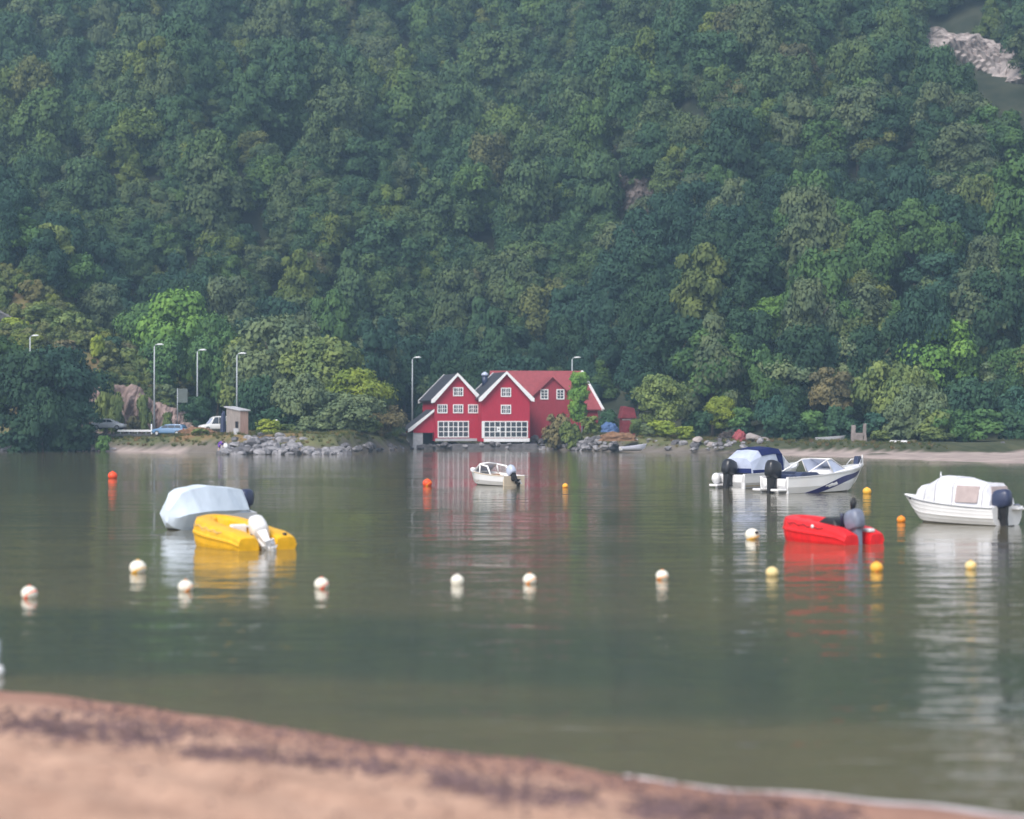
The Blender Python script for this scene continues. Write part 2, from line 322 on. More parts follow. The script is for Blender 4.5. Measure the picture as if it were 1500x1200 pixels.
dark_reflection = mth('MULTIPLY', span(yy_, 31, 36, 0, 1), span(yy_, 41, 48, 1, 0))                              # dark hill reflection painted into the water colour off the beach
cw = t.nodes.new('ShaderNodeMix'); cw.data_type = 'RGBA'; t.links.new(dark_reflection, cw.inputs[0]); cw.inputs[6].default_value = (.130, .113, .068, 1); cw.inputs[7].default_value = (.070, .078, .055, 1); t.links.new(cw.outputs[2], b.inputs['Base Color'])
bp = t.nodes.new('ShaderNodeBump'); bp.inputs['Strength'].default_value = 1; bp.inputs['Distance'].default_value = 1.0
t.links.new(mth('MULTIPLY', hsum, patch.outputs[0]), bp.inputs['Height']); t.links.new(bp.outputs[0], b.inputs['Normal'])
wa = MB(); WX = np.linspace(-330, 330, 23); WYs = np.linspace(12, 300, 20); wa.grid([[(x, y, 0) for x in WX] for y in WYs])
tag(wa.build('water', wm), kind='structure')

# ------------------------------------------------------------ trees
def fol_mat(name, rand):
    m = bpy.data.materials.new(name); m.use_nodes = True; t = m.node_tree; b = t.nodes['Principled BSDF']; b.inputs['Roughness'].default_value = .75; b.inputs['Specular IOR Level'].default_value = .15
    oi = t.nodes.new('ShaderNodeObjectInfo')
    if rand:
        r = t.nodes.new('ShaderNodeValToRGB'); cr = r.color_ramp; cr.interpolation = 'LINEAR'
        for p, c in rand if rand is not True else ((0, (.044, .094, .052)), (.3, (.056, .114, .056)), (.5, (.074, .126, .058)), (.68, (.096, .130, .068)), (.88, (.082, .150, .050)), (.965, (.128, .165, .044)), (1, (.105, .11, .065))):
            if p in (0, 1): e = cr.elements[-p]
            else: e = cr.elements.new(p)
            e.color = (*c, 1)
        t.links.new(oi.outputs['Random'], r.inputs[0]); base = r.outputs[0]
    else: base = oi.outputs['Color']
    g = t.nodes.new('ShaderNodeNewGeometry')
    v = noise_ramp(t, g.outputs['Position'], .35, (.72, .78, .80), (1.35, 1.25, 1.05), .35, .65, 3)
    mu = t.nodes.new('ShaderNodeMix'); mu.data_type = 'RGBA'; mu.blend_type = 'MULTIPLY'; mu.inputs[0].default_value = 1
    t.links.new(base, mu.inputs[6]); t.links.new(v, mu.inputs[7]); t.links.new(mu.outputs[2], b.inputs['Base Color'])
    tr = t.nodes.new('ShaderNodeBsdfTranslucent'); t.links.new(mu.outputs[2], tr.inputs[0]); ms = t.nodes.new('ShaderNodeMixShader'); ms.inputs[0].default_value = .22
    t.links.new(b.outputs[0], ms.inputs[1]); t.links.new(tr.outputs[0], ms.inputs[2]); t.links.new(ms.outputs[0], t.nodes['Material Output'].inputs[0]); return m
M['leaf'] = fol_mat('foliage', False); M['forest'] = fol_mat('forest_foliage', True)
M['scrub'] = fol_mat('scrub_foliage', ((0, (.085, .135, .045)), (.3, (.125, .170, .058)), (.55, (.155, .175, .078)), (.75, (.11, .16, .055)), (.9, (.18, .22, .055)), (1, (.165, .155, .085))))
M['grass'] = fol_mat('grass_blades', ((0, (.08, .11, .04)), (.4, (.12, .14, .05)), (.7, (.17, .16, .075)), (.9, (.22, .17, .09)), (1, (.24, .15, .08))))

def crown_mesh(name, seed, kind, n_leaf=7500, leaf=.036, asp=1.0):
    """crown of unit height 1 and unit width 1, base of the tree at z = 0; many leaf-clump faces on overlapping lobes"""
    g = np.random.RandomState(seed); lobes = []
    if kind == 'round': zb, nl = .22, 26
    elif kind == 'tall': zb, nl = .12, (26 if asp < 1.5 else 46)
    elif kind == 'shrub': zb, nl = .03, 18
    elif kind == 'loose': zb, nl = .30, 20
    else: zb, nl = .10, 24
    for i in range(nl):
        f = (i + .5) / nl; z = zb + .08 + (.9 - zb) * f ** .9
        prof = math.sin(math.pi * min(1, (.18 + .82 * (1 - f)) ** .8) * .5 + .0) if kind != 'tall' else (.55 + .45 * math.sin(math.pi * (1 - f)))
        if kind == 'spire': prof = 1.05 - f
        if kind in ('round', 'loose', 'shrub'): prof = max(.25, math.sqrt(max(0, 1 - ((f - .38) / .66) ** 2)))
        a = i * 2.4 + g.uniform(-1.3, 1.3); rad = .36 * prof * math.sqrt(g.uniform(.12, 1.0))
        s = g.uniform(.10, .21) * (.75 if kind in ('loose',) else 1) * (.6 + .5 * prof)
        s *= 1.0 if asp < 1.5 else 1.55; lobes.append((rad * math.cos(a), rad * math.sin(a), min(z + g.uniform(-.05, .05), .98 - s * .55), s))
    lobes.append((g.uniform(-.05, .05), g.uniform(-.05, .05), .55, .27)); lobes = np.array(lobes); lobes[:, 2] *= asp; lobes[:, 3] *= .7 + .3 * min(asp, 1)
    wts = lobes[:, 3] ** 2; idx = g.choice(len(lobes), n_leaf, p=wts / wts.sum())
    d = g.normal(size=(n_leaf, 3)); d /= np.linalg.norm(d, axis=1)[:, None]; d[:, 2] = np.where(d[:, 2] < -.35, -d[:, 2], d[:, 2])
    rr_ = lobes[idx, 3:4] * (1 - .38 * g.rand(n_leaf, 1) ** 1.8 + .13 * g.normal(size=(n_leaf, 1)))
    P = lobes[idx, :3] + d * rr_ * np.array([1, 1, .8]); P[:, 2] = np.maximum(P[:, 2], .02)
    nrm = d + .38 * g.normal(size=(n_leaf, 3)) + np.array([0, 0, .15]); nrm /= np.linalg.norm(nrm, axis=1)[:, None]
    t1 = np.cross(nrm, g.normal(size=(n_leaf, 3))); t1 /= np.linalg.norm(t1, axis=1)[:, None]; t2 = np.cross(nrm, t1)
    sz = leaf * g.uniform(.55, 1.25, (n_leaf, 1)); V = np.empty((n_leaf, 4, 3))
    V[:, 0] = P - t1 * sz * .5 - t2 * sz * .42; V[:, 1] = P + t1 * sz * .55 - t2 * sz * .35 + nrm * sz * .12; V[:, 2] = P + t1 * sz * .4 + t2 * sz * .5; V[:, 3] = P - t1 * sz * .5 + t2 * sz * .38 + nrm * sz * .12
    me = bpy.data.meshes.new(name); me.from_pydata(V.reshape(-1, 3).tolist(), [], [(4 * i, 4 * i + 1, 4 * i + 2, 4 * i + 3) for i in range(n_leaf)]); me.materials.append(M['leaf'])
    nv_ = .48 * d + .46 * nrm + .24 * (P - np.array([0, 0, .5 * asp])); nv_ /= np.linalg.norm(nv_, axis=1)[:, None]
    me.polygons.foreach_set('use_smooth', [True] * n_leaf); me.normals_split_custom_set(np.repeat(nv_, 4, axis=0).tolist()); return me
def trunk_mesh(name, seed, top=.75):
    g = random.Random(seed); mb = MB(); pts = [(g.uniform(-.015, .015) * k, g.uniform(-.015, .015) * k, -.04 + top * k / 5) for k in range(6)]
    mb.tube(pts, [.028 - .0042 * k for k in range(6)], 6)
    for k in range(5):
        z = .3 + .08 * k; a = k * 2.3 + g.random(); L = g.uniform(.18, .3); p0 = Vector((0, 0, z))
        mb.tube([p0, p0 + Vector((L * .5 * math.cos(a), L * .5 * math.sin(a), .07)), p0 + Vector((L * math.cos(a), L * math.sin(a), .17))], [.011, .008, .004], 5)
    return mb.mesh(name, M['bark'], True)
KINDS = ['round', 'round', 'tall', 'loose', 'tall', 'tall', 'spire', 'round']
CROWNS = [crown_mesh('crown', 100 + i, k) for i, k in enumerate(KINDS)]
TRUNKS = [trunk_mesh('trunk', 50 + i) for i in range(4)]
SHRUBS = [crown_mesh('crown', 200 + i, 'shrub', 2600, .065, .7) for i in range(3)]
WIDE = [crown_mesh('crown', 400 + i, 'shrub', 6500, .032, .5) for i in range(3)]; SLIM = [crown_mesh('crown', 450, 'tall', 6500, .07, 2.4)]
BIG = [crown_mesh('crown', 300 + i, k, 9000, .034) for i, k in enumerate(['round', 'tall', 'loose', 'round'])]   # for the trees at the water's edge
TONE = {'dark green': (.034, .076, .044), 'blue green': (.034, .082, .058), 'mid green': (.070, .140, .050), 'grey green': (.104, .142, .078), 'olive green': (.118, .158, .056),
        'bright green': (.115, .215, .050), 'yellow green': (.190, .240, .042), 'brownish green': (.130, .118, .066)}
def tree(name, label, cat, x, y, h, wd, tone, mesh, trunk, group=None, rz=None, z=None, gain=1.0, asp=1.0):
    z = float(H(x, y)) if z is None else z
    o = thing(name, label, cat, (x, y, z - .05), rnd.uniform(0, 6.28) if rz is None else rz, group)
    c = bpy.data.objects.new('crown', mesh); COL.objects.link(c); c.parent = o; c.scale = (wd, wd, h / asp)
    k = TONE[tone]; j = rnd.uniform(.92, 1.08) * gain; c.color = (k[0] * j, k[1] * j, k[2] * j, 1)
    if trunk:
        s = bpy.data.objects.new('trunk', trunk); COL.objects.link(s); s.parent = o; q = min(wd, h); s.scale = (q, q, h)
    return o
def shore_tree(u, v0, v1, wpx, d, tone, label, big=0, shrub=False):
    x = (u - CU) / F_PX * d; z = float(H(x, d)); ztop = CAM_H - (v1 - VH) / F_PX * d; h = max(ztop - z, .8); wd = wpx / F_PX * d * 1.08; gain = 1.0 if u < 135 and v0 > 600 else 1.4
    if shrub: return tree('shrub', label, 'shrub', x, d, h * 1.05, wd, tone, SHRUBS[big % 3], None, gain=gain, asp=.7)
    q = h / wd; me, asp = (WIDE[big % 3], .5) if q < .85 else (SLIM[0], 2.4) if q > 1.9 else (BIG[big % 4], 1.0)
    return tree('tree', label, 'tree', x, d, h * 1.02, wd, tone, me, TRUNKS[big % 4], gain=gain, asp=asp)
ST = [  # u, bottom row, top row, width, distance, tone, label, variant
    (-18, 655, 500, 120, 274, 'mid green', 'green leafy tree cut by the left edge above the waterline', 1),
    (32, 655, 520, 120, 273, 'dark green', 'broad dark green tree at the waterline near the left edge', 0),
    (96, 655, 515, 118, 277, 'blue green', 'tall dark blue green tree at the waterline hiding the back of the half hidden car', 3),
    (62, 655, 578, 100, 269, 'dark green', 'low dark tree overhanging the rocks at the left shore', 0),
    (112, 652, 588, 60, 274, 'blue green', 'small dark tree leaning out right before the half hidden car', 3),
    (15, 430, 305, 120, 322, 'mid green', 'wide green tree on top of the left hill at the picture edge', 2),
    (72, 440, 330, 105, 326, 'olive green', 'olive tree on the left hill crest with bare trunks below', 2),
    (112, 450, 375, 80, 328, 'mid green', 'green tree stepping down the left hill crest', 0),
    (150, 470, 418, 64, 326, 'grey green', 'grey green tree low on the right shoulder of the left hill', 1),
    (262, 600, 432, 120, 318, 'bright green', 'bright green tall tree behind the second street lamp', 1),
    (214, 560, 448, 84, 322, 'mid green', 'mid green tree left of the bright green tree', 0),
    (232, 585, 500, 76, 306, 'mid green', 'green tree above the right end of the pink rock cutting', 3),
    (318, 600, 468, 84, 312, 'mid green', 'green tree between the second and third street lamps', 3),
    (362, 600, 500, 84, 304, 'olive green', 'olive tree behind the third street lamp and the hut', 0),
    (400, 640, 470, 130, 294, 'grey green', 'tall grey green tree rising behind the hut', 1),
    (470, 645, 500, 135, 288, 'olive green', 'broad olive tree in the middle of the clump left of the boathouses', 0),
    (528, 645, 545, 92, 284, 'yellow green', 'light yellow green tree at the right of the clump beside the boathouses', 3),
    (440, 645, 556, 110, 273, 'grey green', 'dense grey green tree above the riprap boulders', 3),
    (505, 648, 580, 120, 272, 'grey green', 'low spreading tree over the right end of the riprap', 0),
    (560, 650, 598, 74, 284, 'brownish green', 'short brownish tree next to the lean to of the boathouse', 0),
    (384, 630, 558, 84, 287, 'dark green', 'dark tree directly right of the grey hut', 3),
    (287, 625, 583, 52, 283, 'dark green', 'small round dark tree behind the light blue estate car', 0),
    (848, 640, 541, 28, 290, 'bright green', 'slender green tree before the red tiled roof', 1),
    (965, 640, 553, 84, 280, 'olive green', 'round olive green tree standing alone right of the red shed', 0),
    (1055, 640, 583, 50, 285, 'yellow green', 'small yellow green tree right of the round tree', 0),
    (1050, 640, 494, 100, 296, 'mid green', 'tall green tree behind the brush pile', 1),
    (1108, 640, 505, 96, 292, 'mid green', 'green tree above the heap of pale boulders', 3),
    (1158, 642, 522, 112, 284, 'grey green', 'grey green tree left of the upturned grey rowing boat', 0),
    (1132, 642, 586, 66, 276, 'blue green', 'low dark blue green tree behind the pale boulders', 3),
    (1212, 642, 540, 84, 278, 'brownish green', 'brownish tree over the upturned grey rowing boat', 2),
    (1262, 640, 498, 100, 286, 'grey green', 'tall grey tree behind the ruined stone pillars', 1),
    (1312, 645, 540, 116, 276, 'olive green', 'spreading olive tree over the upturned white boat', 0),
    (1378, 640, 472, 116, 284, 'bright green', 'tall bright green tree on the right shore', 1),
    (1345, 648, 572, 92, 271, 'grey green', 'low grey green tree right of the upturned white boat', 3),
    (1424, 645, 560, 104, 276, 'dark green', 'dark green tree on the right shore beside the bright one', 0),
    (1466, 645, 528, 96, 282, 'grey green', 'tall grey green tree near the right edge', 2),
    (1506, 645, 572, 92, 274, 'blue green', 'dark tree cut by the right edge', 3),
    (1400, 650, 604, 84, 268, 'mid green', 'low green tree at the foot of the bright green tree', 3),
]
for u, v0, v1, wp, d, tn, lb, bg_ in ST: shore_tree(u, v0, v1, wp, d, tn, lb, bg_)
SH = [
    (816, 645, 611, 46, 284, 'brownish green', 'large dark brownish bush before the faded red wing'),
    (864, 645, 612, 34, 283, 'olive green', 'olive bush right of the faded red wing'),
    (836, 642, 622, 34, 280, 'olive green', 'low olive bush between the two bushes by the red wing'),
    (975, 648, 618, 54, 270, 'yellow green', 'bright yellow green bush before the round olive tree'),
    (1002, 648, 626, 36, 268, 'yellow green', 'small yellow bush at the right of the bright bush'),
    (932, 645, 616, 30, 272, 'olive green', 'thin olive bush before the red shed'),
    (950, 648, 622, 24, 270, 'grey green', 'grey green weed clump left of the bright yellow bush'),
    (20, 500, 468, 50, 306, 'yellow green', 'yellowish bush below the grey slab on the left hill'),
    (142, 520, 494, 24, 300, 'yellow green', 'vivid yellow bush above the pink rock cutting'),
    (60, 490, 450, 60, 310, 'olive green', 'olive bush beside the lone lamp head on the left hill'),
    (110, 500, 462, 60, 308, 'olive green', 'olive bush right of the lone lamp head'),
    (165, 540, 498, 56, 306, 'dark green', 'dark bush over the middle of the rock cutting'),
    (200, 560, 516, 60, 306, 'olive green', 'olive bush on the slope above the rock cutting'),
    (185, 572, 552, 40, 296, 'olive green', 'tufted bush on the lip of the rock cutting'),
    (170, 600, 582, 26, 288, 'olive green', 'tuft of weeds on a ledge in the middle of the rock cutting'),
    (212, 604, 584, 24, 288, 'olive green', 'tuft of weeds on the right of the rock cutting'),
    (196, 628, 612, 22, 287, 'brownish green', 'brown weeds at the foot of the rock cutting left of the tall lamp'),
    (246, 628, 608, 26, 287, 'olive green', 'weeds at the foot of the rock cutting behind the estate car'),
    (152, 584, 560, 30, 290, 'olive green', 'olive bush on the left end of the rock cutting'),
    (240, 600, 566, 44, 300, 'grey green', 'grey bush at the right end of the rock cutting'),
    (95, 530, 500, 50, 300, 'brownish green', 'brown heather bush low on the left hill'),
    (30, 450, 420, 60, 318, 'brownish green', 'brown heather bush high on the left hill'),
    (294, 640, 629, 28, 268, 'olive green', 'low bush beside the orange grass at the road'),
    (395, 640, 616, 44, 262, 'yellow green', 'yellowish bush on top of the riprap right of the hut'),
    (338, 640, 618, 30, 268, 'yellow green', 'pale weeds in front of the grey hut'),
    (420, 640, 622, 30, 262, 'olive green', 'small olive bush behind the riprap crest'),
    (1290, 655, 632, 40, 266, 'olive green', 'low bush between the stone pillars and the upturned white boat'),
    (1370, 655, 628, 60, 264, 'olive green', 'low bush behind the boulders on the right shore'),
    (1080, 650, 628, 40, 274, 'dark green', 'dark bush behind the brush pile'),
    (60, 655, 628, 40, 271, 'mid green', 'low green bush over the left shore rocks'),
    (150, 655, 640, 26, 270, 'mid green', 'small bush on the grass bank below the half hidden car'),
    (1150, 648, 612, 60, 270, 'dark green', 'dark bush behind the pale boulders near the brush pile'),
    (1190, 648, 606, 56, 272, 'mid green', 'green bush left of the grey white rowing boat'),
    (1232, 648, 600, 60, 273, 'dark green', 'dark bush behind the grey white rowing boat'),
    (1284, 648, 608, 56, 271, 'blue green', 'blue green bush right of the ruined stone pillars'),
    (1318, 648, 600, 64, 270, 'grey green', 'grey green bush behind the upturned white boat'),
    (1368, 650, 604, 60, 268, 'olive green', 'olive bush between the upturned white boat and the right shore boulders'),
    (1440, 650, 604, 70, 266, 'mid green', 'green bush behind the right shore boulders'),
    (1484, 652, 604, 60, 266, 'dark green', 'dark bush at the right edge of the shore'),
    (1020, 645, 606, 50, 282, 'dark green', 'dark bush right of the round olive tree'),
    (1090, 645, 600, 50, 284, 'mid green', 'green bush above the brush pile'),
    (890, 640, 604, 34, 288, 'dark green', 'dark bush behind the blue tarpaulin'),
    (460, 648, 612, 60, 268, 'grey green', 'grey green bush on top of the right part of the riprap'),
    (410, 642, 600, 60, 272, 'dark green', 'dark bush behind the yellowish bush on the riprap'),
    (530, 652, 612, 60, 280, 'olive green', 'olive bush at the water under the light yellow green tree'),
    (30, 658, 618, 80, 268, 'dark green', 'dark bush hanging over the water at the left edge'),
    (100, 658, 616, 80, 270, 'dark green', 'dark bush over the water under the tall dark left tree'),
    (580, 655, 622, 30, 290, 'olive green', 'olive bush touching the lean to of the left boathouse'),
]
for i, (u, v0, v1, wp, d, tn, lb) in enumerate(SH): shore_tree(u, v0, v1, wp, d, tn, lb, i, True)

# hillside wood: the nearest trees one by one, the rest as one wood
def opening(u, v):                                      # bare rock and scree, kept clear of trees
    return (((u - 945) / 72) ** 2 + ((v - 310) / 60) ** 2 < 1 and g.rand() < .62) or (-30 < (v - 86) - (u - 1430) * .42 < 84 and 1335 < u < 1540 and g.rand() < (.985 if -12 < (v - 86) - (u - 1430) * .42 else .8)) or ((u - 1140) / 34) ** 2 + ((v - 62) / 34) ** 2 < 1
g = np.random.RandomState(11); cand = []; under = []
yy = 276.0
while yy < 690:
    sp_ = 5.6 + max(0, yy - 330) * .007; yy += sp_
    half = 0.30 * yy + 25
    for xx in np.arange(-half, half, sp_):
        x = xx + g.uniform(-.48, .48) * sp_; y = yy + g.uniform(-.48, .48) * sp_
        if y < base_line(x) + 3 + 2 * math.sin(x * .6): continue
        if -17 < x < 16 and y < 322: continue
        z = float(H(x, y)); v = VH - (z + 4 - CAM_H) / y * F_PX; u = CU + x / y * F_PX
        if x < -44 and y < 336 and not (v < 430 and u < 160 and g.rand() < .5): continue
        if opening(u, v): continue
        cand.append((x, y, z, u, v)); gs = (float(H(x, y + 2)) - float(H(x, y - 2))) / 4
        for _ in range(1 if gs < .8 else 3 if gs < 1.2 else 8): under.append((x + g.uniform(-3, 3), y + g.uniform(-3, 3)))
def tone_for(u, v):
    q = g.rand() + .18 * math.sin(u * .011 + 1) * math.sin(v * .017)
    if (560 < u < 1010 and v > 425) or (u < 330 and v < 500): return 'blue green' if q < .55 else 'dark green'
    return 'blue green' if q < .22 else 'dark green' if q < .42 else 'mid green' if q < .62 else 'grey green' if q < .88 else 'olive green' if q < 1.08 else 'bright green'
def zone(u):
    return ('on the slope behind the left street lamps' if u < 360 else 'on the slope behind the clump of trees left of the boathouses' if u < 590 else 'in the dark wood right behind the red boathouses' if u < 880
            else 'on the slope behind the round olive tree' if u < 1090 else 'on the slope behind the upturned boats' if u < 1330 else 'on the slope above the right end of the shore')
cand.sort(key=lambda q: q[1]); n_ind = 0; far = []
for x, y, z, u, v in cand:
    big_ = g.uniform(.7, 1.45) * (5.6 + max(0, y - 330) * .007) / 5.2; h = 9.2 * big_ * g.uniform(.8, 1.35); wd = 7.4 * big_ * g.uniform(.85, 1.1)
    if n_ind < 225 and -30 < u < 1530 and v > 0:
        tn = tone_for(u, v); i = g.randint(0, 8); n_ind += 1
        lb = f'{tn} broadleaf tree {zone(u)}'
        tree('tree', lb, 'tree', x, y, h, wd, tn, CROWNS[i], TRUNKS[i % 4], f'{tn} trees {zone(u)}', z=z)
    else: far.append((x, y, z - .3, wd, h, g.uniform(0, 6.28), g.randint(0, 8)))
for x, y in under:
    q = g.uniform(4.5, 8.5); z = float(H(x, y))
    if opening(CU + x / y * F_PX, VH - (z + 2 - CAM_H) / y * F_PX): continue
    far.append((x, y, float(H(x, y)) - .5, q, q * 1.1, g.uniform(0, 6.28), g.randint(0, 8)))
far = np.array(far)
def scatter(name, pts, meshes, m, label, cat):
    """one object that sets copies of the given meshes on points: x, y, z, width, height, turn, which"""
    pm = bpy.data.meshes.new(name); pm.from_pydata(pts[:, :3].tolist(), [], [])
    def attr(nm, typ, data, vec=False):
        a = pm.attributes.new(nm, typ, 'POINT'); a.data.foreach_set('vector' if vec else 'value', data)
    o0 = 0 * pts[:, 5]
    attr('size', 'FLOAT_VECTOR', np.stack([pts[:, 3], pts[:, 3], pts[:, 4]], -1).ravel(), True); attr('turn', 'FLOAT_VECTOR', np.stack([o0, o0, pts[:, 5]], -1).ravel(), True); attr('pick', 'INT', pts[:, 6].astype(np.int32))
    obj = bpy.data.objects.new(name, pm); COL.objects.link(obj); tag(obj, label, cat, kind='stuff')
    gn = bpy.data.node_groups.new(name, 'GeometryNodeTree'); gn.interface.new_socket('Geometry', in_out='INPUT', socket_type='NodeSocketGeometry'); gn.interface.new_socket('Geometry', in_out='OUTPUT', socket_type='NodeSocketGeometry')
    N = gn.nodes.new; Lk = gn.links.new; gi = N('NodeGroupInput'); go = N('NodeGroupOutput'); g2i = N('GeometryNodeGeometryToInstance')
    for me in reversed(meshes):
        o = next(o for o in bpy.data.objects if o.data == me); oi = N('GeometryNodeObjectInfo'); oi.inputs[0].default_value = o; oi.transform_space = 'ORIGINAL'; Lk(oi.outputs['Geometry'], g2i.inputs[0])
    def named(nm, typ):
        n = N('GeometryNodeInputNamedAttribute'); n.data_type = typ; n.inputs[0].default_value = nm; return n.outputs[0]
    iop = N('GeometryNodeInstanceOnPoints'); Lk(gi.outputs[0], iop.inputs['Points']); Lk(g2i.outputs[0], iop.inputs['Instance']); iop.inputs['Pick Instance'].default_value = True
    Lk(named('pick', 'INT'), iop.inputs['Instance Index']); Lk(named('size', 'FLOAT_VECTOR'), iop.inputs['Scale'])
    e2r = N('FunctionNodeEulerToRotation'); Lk(named('turn', 'FLOAT_VECTOR'), e2r.inputs[0]); Lk(e2r.outputs[0], iop.inputs['Rotation'])
    smn = N('GeometryNodeSetMaterial'); smn.inputs['Material'].default_value = m; Lk(iop.outputs[0], smn.inputs[0]); Lk(smn.outputs[0], go.inputs[0])
    md = obj.modifiers.new('scatter', 'NODES'); md.node_group = gn; return obj
scatter('forest', far, CROWNS, M['forest'], 'blue green broadleaf wood covering the hillside up to the top', 'forest')
sc = []
for _ in range(2300):
    x, y = g.uniform(-112, -45), g.uniform(293, 352); z = float(H(x, y)); u = CU + x / y * F_PX; v = VH - (z - CAM_H) / y * F_PX
    if z < 4.2 or (-25 < u < 40 and 468 < v < 500): continue
    q = g.uniform(1.0, 3.4) * (.7 if y < 300 else 1); sc.append((x, y, z - .1, q * 1.3, q * 1.4, g.uniform(0, 6.28), g.randint(0, 3)))
scatter('scrub', np.array(sc), SHRUBS, M['scrub'], 'olive and brown scrub covering the steep hill on the left', 'scrub')
# grass: one tuft on the bank, then the same tuft all over the banks
tf = MB()
for _ in range(46):
    a, r_, hh, ln = rnd.uniform(0, 6.28), .32 * math.sqrt(rnd.random()), rnd.uniform(.5, 1), rnd.uniform(.05, .3); x, y = r_ * math.cos(a), r_ * math.sin(a); b_ = rnd.uniform(0, 6.28); dx, dy = .035 * math.cos(b_), .035 * math.sin(b_)
    tf.add([(x - dx, y - dy, 0), (x + dx, y + dy, 0), (x + ln * math.cos(a) + dx * .3, y + ln * math.sin(a) + dy * .3, hh), (x + ln * math.cos(a) - dx * .3, y + ln * math.sin(a) - dy * .3, hh * .97)], [(0, 1, 2, 3)])
tm_ = tf.mesh('grass_tuft', M['grass'])
to = bpy.data.objects.new('grass_tuft', tm_); COL.objects.link(to); pt_ = at(378, 632, 256); to.location = (pt_.x, pt_.y, float(H(pt_.x, pt_.y)) - .05); tag(to, 'tuft of pale grass on top of the riprap next to the hut', 'grass tuft')
gp = []
for _ in range(9000):
    x = g.uniform(-75, 85); y = float(shore(x)) + g.uniform(1.5, 45)
    if y > base_line(x) + 4 or (-15 < x < 4 and y < 302): continue
    z = float(H(x, y))
    if z < .7 or z > 8 or (abs(y - np.interp(x, [-110, -60, -44, -30, -14], [283, 283, 282, 292, 305])) < 3.4 and x < -14): continue
    q = g.uniform(.16, .5); gp.append((x, y, z - .03, q * 1.3, q, g.uniform(0, 6.28), 0))
scatter('grass', np.array(gp), [tm_], M['grass'], 'green and dry grass along the far shore banks', 'grass')

# ------------------------------------------------------------ rocks
def rock_mesh(seed, cuts=7):
    bm = bmesh.new(); bmesh.ops.create_icosphere(bm, subdivisions=3, radius=1); g = random.Random(seed)
    pl = []
    for _ in range(cuts):
        n = Vector((g.gauss(0, 1), g.gauss(0, 1), g.gauss(0, .8))).normalized(); pl.append((n, g.uniform(.5, .85)))
    for v in bm.verts:
        for n, d in pl:
            k = v.co.dot(n)
            if k > d: v.co -= n * (k - d) * .9
        v.co *= 1 + .10 * noise.noise(v.co * 2.2 + Vector((seed * 3.1, 0, 0)))
    me = bpy.data.meshes.new('boulder'); bm.to_mesh(me); bm.free(); return me
RK = []
for i in range(5):
    for mm in ('rock', 'rock_dark'):
        me = rock_mesh(i); me.materials.append(M[mm]); RK.append(me)
def boulder(u, v, wpx, d, label, group, dark=False, hf=.7, mesh=None):
    p = at(u, v, d); s = wpx / F_PX * d / 2; o = bpy.data.objects.new('boulder', mesh or RK[rnd.randrange(5) * 2 + (1 if dark else 0)]); COL.objects.link(o)
    o.location = (p.x, p.y, p.z); o.scale = (s * rnd.uniform(.9, 1.15), s * rnd.uniform(.8, 1.1), s * hf * rnd.uniform(.85, 1.2)); o.rotation_euler = (rnd.uniform(-.3, .3), rnd.uniform(-.3, .3), rnd.uniform(0, 6.28))
    return tag(o, label, 'boulder', group)
# riprap point left of the boathouses
for i in range(150):
    u = rnd.uniform(322, 508); top = np.interp(u, [322, 345, 380, 430, 470, 508], [652, 643, 633, 638, 645, 654]); k = rnd.random() ** .8; v = lerp(top + 3, 666, k)
    boulder(u, v, rnd.uniform(9, 23), lerp(255.5, 248, k), 'grey boulder in the bank of riprap below the hut' if u < 400 else 'grey boulder in the right part of the riprap bank',
            'boulders of the riprap below the hut' if u < 400 else 'boulders of the right part of the riprap', rnd.random() < .3, rnd.uniform(.5, .8))
for i in range(34):
    u = rnd.uniform(505, 600); k = rnd.random(); v = lerp(652, 660, k); x_ = (u - CU) / F_PX * 280; d = float(shore(x_)) + lerp(2, -.3, k)
    boulder(u, v, rnd.uniform(6, 13), d, 'small dark stone on the low shore under the clump of trees', 'shore stones left of the boathouses', rnd.random() < .6)
for i in range(30):
    u = rnd.uniform(602, 790); v = rnd.uniform(650, 657.5); boulder(u, v, rnd.uniform(6, 15), 290.4 + rnd.uniform(-1, .8), 'dark stone at the waterline under the boathouse fronts', 'stones under the boathouses', rnd.random() < .75, .55)
for i in range(74):
    u = rnd.uniform(780, 905); k = rnd.random(); v = lerp(641, 659, k); x_ = (u - CU) / F_PX * 282; d = float(shore(x_)) + lerp(5, -.2, k)
    boulder(u, v, rnd.uniform(7, 14), d, 'rough grey boulder in the bank right of the boathouses', 'boulders of the bank right of the boathouses', rnd.random() < .35)
for i in range(40):
    u = rnd.uniform(905, 1120); k = rnd.random(); v = lerp(644, 660, k); x_ = (u - CU) / F_PX * 265; d = float(shore(x_)) + lerp(6, .1, k)
    boulder(u, v, rnd.uniform(7, 16), d, 'grey boulder on the shore between the small dinghy and the brush pile', 'boulders near the small dinghy', rnd.random() < .3, .6)
pale = rock_mesh(9); pale.materials.append(M['rock_pale'])
for u, v, wpx, lb in ((1022, 644, 16, 'pale flat boulder left of the brush pile'), (1103, 641, 26, 'large pale boulder on top right of the brush pile'), (1112, 652, 26, 'pale rounded boulder above the blue canopy of the motorboat'),
                      (1090, 654, 18, 'small pale boulder at the foot of the brush pile'), (1120, 645, 16, 'white boulder at the right end of the pale heap'), (1040, 652, 24, 'pale boulder before the brush pile')):
    boulder(u, v, wpx, 263, lb, None, False, .55, pale)
